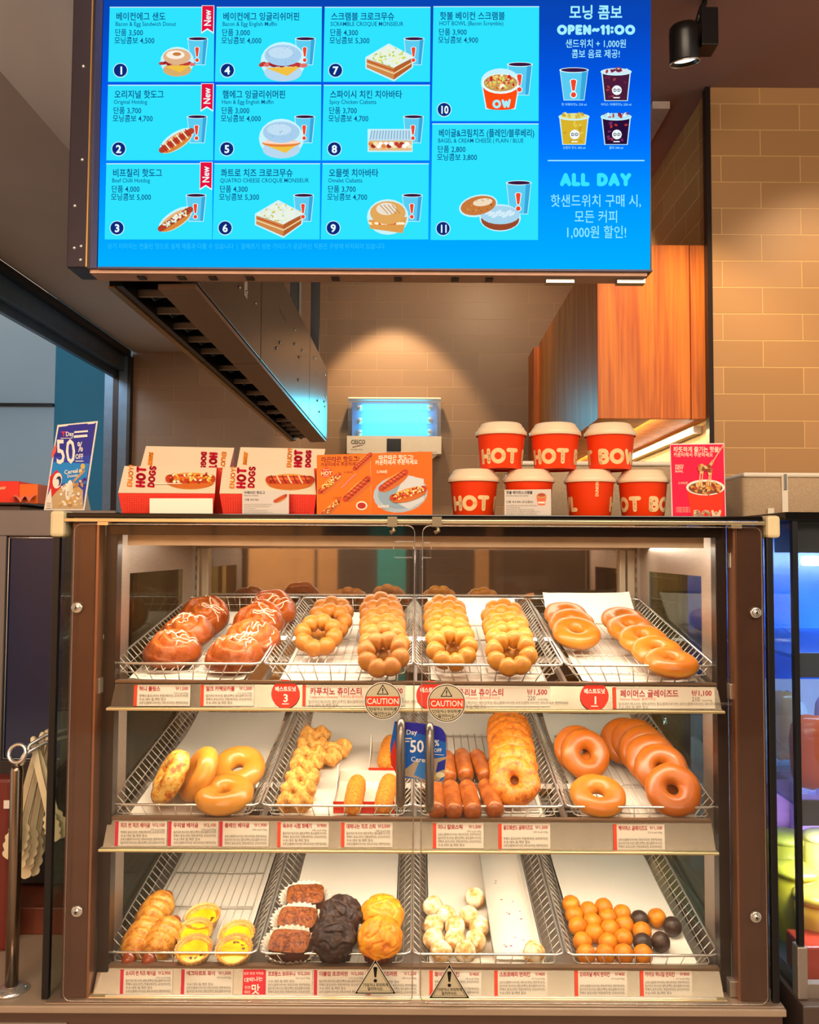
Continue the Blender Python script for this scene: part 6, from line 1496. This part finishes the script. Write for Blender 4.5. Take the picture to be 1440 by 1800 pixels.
ob_ = [(1002, 1601), (1033, 1605), (1058, 1604), (1004, 1625), (1053, 1626), (1082, 1615), (1026, 1637), (1062, 1643), (1085, 1633), (1108, 1640), (1010, 1650), (1041, 1655), (1084, 1657), (1018, 1674), (1054, 1670), (1079, 1680), (1043, 1690), (1117, 1684), (1022, 1690),
       (1120, 1616, 1, 'dark brown doughnut ball at the rear beside a lone orange one'), (1156, 1614, 0, 'orange doughnut ball lying between two dark balls, apart from the heap'), (1181, 1628, 1, 'dark brown doughnut ball against the basket side'), (1136, 1654, 1, 'dark brown doughnut ball with white glaze spot beside the heap'), (1104, 1668, 1, 'dark brown doughnut ball half buried among orange ones')]
heap(2, ob_, .0172, {0: (OBALL, 'plain orange doughnut ball in the big heap'), 1: (DBALL, 'dark ball')}, 'orange and dark doughnut balls', .05)
# paper trough dividing the powdered balls' basket
m = MB(); pr = [(-.045, .034), (-.041, .012), (-.036, .001), (.030, .001), (.034, .006), (.037, .014)]
vs = []; L0, L1 = .02, .46
for y in (L0, L1):
    for x, z in pr: vs.append((x, y, z))
m.add(vs, [(i, i + 1, i + 7, i + 6) for i in range(5)], PAPER, True); vs2 = [(x + (.0008 if i < 2 else 0), y, z + .0008) for i, (x, y, z) in enumerate(vs)]
m.add(vs2, [(i, i + 6, i + 7, i + 1) for i in range(5)], PAPER, True)
rr = random.Random(8)
for k in range(14):
    x, y = rr.uniform(-.028, .028), rr.uniform(.05, .26); m.ball((x, y, .0022), (.0025, .0016, .0006), pm(rr.choice(['#b9a58c', '#c23b3b', '#8b7b68'])), 8)
o = m.build('paper_trough', None, True); o.matrix_basis = bM(2, 2) @ Matrix.Translation((.052, 0, -BDEP + .0075)); tag(o, 'empty white paper trough with crumbs beside the powdered balls', 'paper trough')
# let every pastry settle: from the back of a basket forward, each slides out until it only touches what it leans on
import numpy as np
from mathutils.bvhtree import BVHTree
def parts_of(o): return ([o] if o.type == 'MESH' else []) + [d for c in o.children for d in parts_of(c)]
GEO = {}
def geo(o):
    k = o.data.name
    if k not in GEO:
        n = len(o.data.vertices); a = np.empty(n * 3, dtype=np.float32); o.data.vertices.foreach_get('co', a)
        GEO[k] = (np.c_[a.reshape(-1, 3), np.ones(n)], [tuple(p.vertices) for p in o.data.polygons])
    return GEO[k]
def hull(o, skip=()):
    vs, fs, n = [], [], 0
    for m in parts_of(o):
        if m.name.split('.')[0] in skip: continue
        v, f = geo(m); w = v @ np.array(wm(m)).T; vs += w[:, :3].tolist(); fs += [tuple(i + n for i in q) for q in f]; n += len(v)
    return BVHTree.FromPolygons(vs, fs)
BAKED = ('ring_doughnut', 'ball_ring_doughnut', 'old_fashioned_ring', 'coffee_roll', 'bagel', 'twisted_doughnut', 'paper_tray', 'cheese_stick', 'chocolate_stick', 'sausage_roll', 'egg_tart', 'brownie', 'muffin')
tops = [o for o in bpy.data.objects if o.parent is None]
food_ = sorted([o for o in tops if o.name.split('.')[0] in BAKED], key=lambda o: -o.location.y)
bed = [(o, hull(o)) for o in tops if o.name.split('.')[0] in ('cooling_rack', 'paper_liner')]
settled = []
for o in food_:
    near = [h for (p, h, c) in settled if (c - o.location).length < .17] + [h for p, h in bed if abs(wm(p).translation.x - o.location.x) < .14 and abs(wm(p).translation.z - o.location.z) < .13]
    to = (CL - o.location).normalized()
    lim_ = 0 if o.name.startswith('paper_tray') else 4 if o.location.y < .125 else 9
    for k in range(lim_):
        h = hull(o)
        if not any(h.overlap(q) for q in near): break
        o.location = o.location + to * .0016
    settled.append((o, hull(o), o.location.copy()))
# ------------------------------------------------------------------ chilled cabinet at the right
fc = P(1401, 1300, .0); FX = fc.x; FR = 1.75; fb0 = PZ(1430, 1738, CTZ + .01).z
ftop, fbase = P(1400, 915, 0).z, CTZ + .012
fr = thing('drinks_fridge', 'tall glass-fronted chilled cabinet glowing blue at the right of the pastry case', 'fridge', (FX + .3, .3, 0))
FB = mat('fridge_grey_metal', '#6a5a50', .35, .6, .05, 20)
MB().box((FX - .010, -.03, 0), (FR, .66, fbase), FB).build('base', fr, bevel=.002)
MB().box((FX - .003, -.006, fbase), (FX + .003, .62, ftop), clear('fridge_side_glass', '#e6f2f6', .06, .02, .4)).build('side_glass', fr)
MB().box((FX + .004, -.003, fbase), (FR, .003, ftop), clear('fridge_front_glass', '#eef6f8', .05, .02, .4)).build('front_glass', fr)
MB().box((FX - .005, -.007, fbase + .085), (FX + .004, .004, ftop), BLACK).build('corner_seal', fr)
MB().box((FX - .009, -.010, fbase), (FX + .008, .012, fbase + .085), STEELS).build('corner_post', fr, bevel=.002)
tp = MB(); tp.box((FX - .02, -.012, ftop), (FR, .66, ftop + .014), mat('black_glass_top', '#12100f', .08)); tp.box((FX + .01, .03, ftop - .055), (FR, .10, ftop), mat('fridge_header', '#4c4440', .4)); tp.build('top', fr, bevel=.001)
MB().box((FX + .004, -.004, fbase), (FR, .012, fbase + .022), STEELS).build('front_sill', fr)
MB().box((FX + .002, .56, fbase), (FR, .60, ftop), mat('fridge_back_reflection', '#2a63d8', .22, 0, .25, 7)).build('back_wall', fr)  # blue of a reflected lit sign, put into the wall colour
MB().box((FX + .003, .553, fbase), (FR, .56, P(1400, 1200, .5).z), mat('fridge_back_lavender', '#c4b4d2', .3, 0, .15, 6)).build('lower_back_panel', fr)
MB().box((FX + .02, .02, fbase), (FR, .56, fbase + .006), mat('fridge_floor', '#8a9bb8', .3, .4)).build('floor_tray', fr)
ld = P(1416, 986, .11)
MB().tube([(ld.x, .12, ld.z), (FR - .1, .12, ld.z)], .009, em('#e8f2ff', 5), 12).build('lamp_tube', fr)
area('fridge_top_light', (1.1, .14, ftop - .07), (1.1, .4, CZ - .4), .8, .05, 13, (.62, .78, 1))
area('fridge_low_light', (1.1, .10, P(1400, 1470, .1).z), (1.1, .3, CTZ), .8, .04, 8, (.85, .9, 1))
SHG = clear('fridge_shelf_glass', '#cfe0ea', .15, .05, .5)
for yy in (1152, 1412):
    z = P(1400, yy, .03).z
    s = MB(); s.box((FX + .012, .04, z - .006), (FR, .54, z), SHG); so = s.build('shelf', fr)
    MB().box((FX + .010, .03, z - .038), (FR, .038, z + .004), mat('shelf_rail_grey', '#6d6a70', .3, .4)).build('shelf_rail', so)
def tub(px, py, r, h, col, lidc, Y, label):
    zb = fbase + .0066 if py > 1500 else P(1400, 1412 if py > 1160 else 1152, .03).z
    c = P(px, py, Y); t = thing('lidded_tub', label, 'tub', (c.x, Y, zb), 'tubs and cups in the chilled cabinet')
    MB().lathe([(0, 0), (r * .8, 0), (r * .84, .004), (r, h), (r * .98, h)], mat('tub_' + col[1:], col, .35, 0, .05, 20), 32).build('cup', t, True)
    MB().lathe([(r * .9, h - .003), (r * 1.06, h - .003), (r * 1.06, h + .006), (r * .8, h + .012), (0, h + .012)], mat('tub_' + lidc[1:], lidc, .35, 0, .05, 20), 32).build('lid', t, True)
    return t
tub(1384, 1600, .040, .150, '#b9a92e', '#cfc24a', .30, 'yellow-green lidded tub at the back of the chilled cabinet floor')
tub(1398, 1620, .040, .125, '#d9b81e', '#e6cf3a', .19, 'yellow lidded tub beside the corner post in the chilled cabinet')
tub(1440, 1640, .042, .105, '#eda21a', '#f2c243', .12, 'orange-yellow lidded tub at the front of the chilled cabinet')
tub(1446, 1560, .034, .165, '#e3cd66', '#ecd98a', .26, 'pale yellow cup standing behind the orange tub')
def pouch(px, py, w, h, col, Y, shelf_y, label, alpha=.75):
    c = P(px, py, Y); zb = P(1400, shelf_y, .03).z + .006
    t = MB()
    t.ball((c.x, Y, zb + h / 2), (w / 2, .028, h / 2), tinted('pouch_' + col[1:], col, alpha, .18), 20, lambda d: (abs(d.x) ** 4 + abs(d.y) ** 2 + abs(d.z) ** 4) ** -.28 * (1 + .06 * noise.noise(d * 3 + Vector((px, 0, 0)))))
    return tag(t.build('drink_pouch'), label, 'drink pouch', 'pouches in the chilled cabinet')
pouch(1432, 1330, .085, .13, '#ff7a4a', .10, 1412, 'red-orange drink pouch on the chilled cabinet shelf'); pouch(1380, 1330, .05, .14, '#d98a3a', .30, 1412, 'amber drink pouch behind the black glass edge', .6)
pouch(1470, 1320, .08, .15, '#c9a0d8', .22, 1412, 'lilac drink pouch at the right edge of the photo', .7); pouch(1395, 1310, .06, .10, '#e8e0f0', .42, 1412, 'pale clear drink pouch at the back of the shelf', .5)
def bin_(px0, px1, Y, h, col, label, zb=None, alpha=.45):
    a, b = P(px0, 1500, Y), P(px1, 1500, Y); zb = zb or fbase + .0065; m = MB(); M_ = tinted('bin_' + col[1:], col, alpha, .12)
    for lo, hi in (((a.x, Y, zb), (b.x, Y + .003, zb + h)), ((a.x, Y + .1, zb), (b.x, Y + .103, zb + h)), ((a.x, Y, zb), (a.x + .003, Y + .103, zb + h)), ((b.x - .003, Y, zb), (b.x, Y + .103, zb + h)), ((a.x, Y, zb), (b.x, Y + .103, zb + .003))): m.box(lo, hi, M_)
    return tag(m.build('plastic_bin'), label, 'plastic bin', 'coloured bins in the chilled cabinet')
bin_(1362, 1392, .40, .24, '#c88ad0', 'tall violet translucent bin at the back of the chilled cabinet'); bin_(1398, 1500, .38, .235, '#cf9ae0', 'wide lilac translucent bin behind the yellow tubs')
rb = MB(); a = P(1408, 1660, .03); rb.box((FX + .02, .03, fbase + .0065), (FR - .2, .10, P(1400, 1665, .03).z), mat('red_tray_plastic', '#e23b22', .35)); tag(rb.build('red_tray', bevel=.004), 'long red tray on the floor of the chilled cabinet behind the steel sill', 'tray')
fa, fb2 = P(1308, 832, .30), P(1500, 832, .30)
fbin('beige zipped fabric bin standing on the chilled cabinet at far right', fa.x, fb2.x, .30, .52, ftop + .0145, P(1380, 836, .30).z, (P(1376, 832, .30).x,))
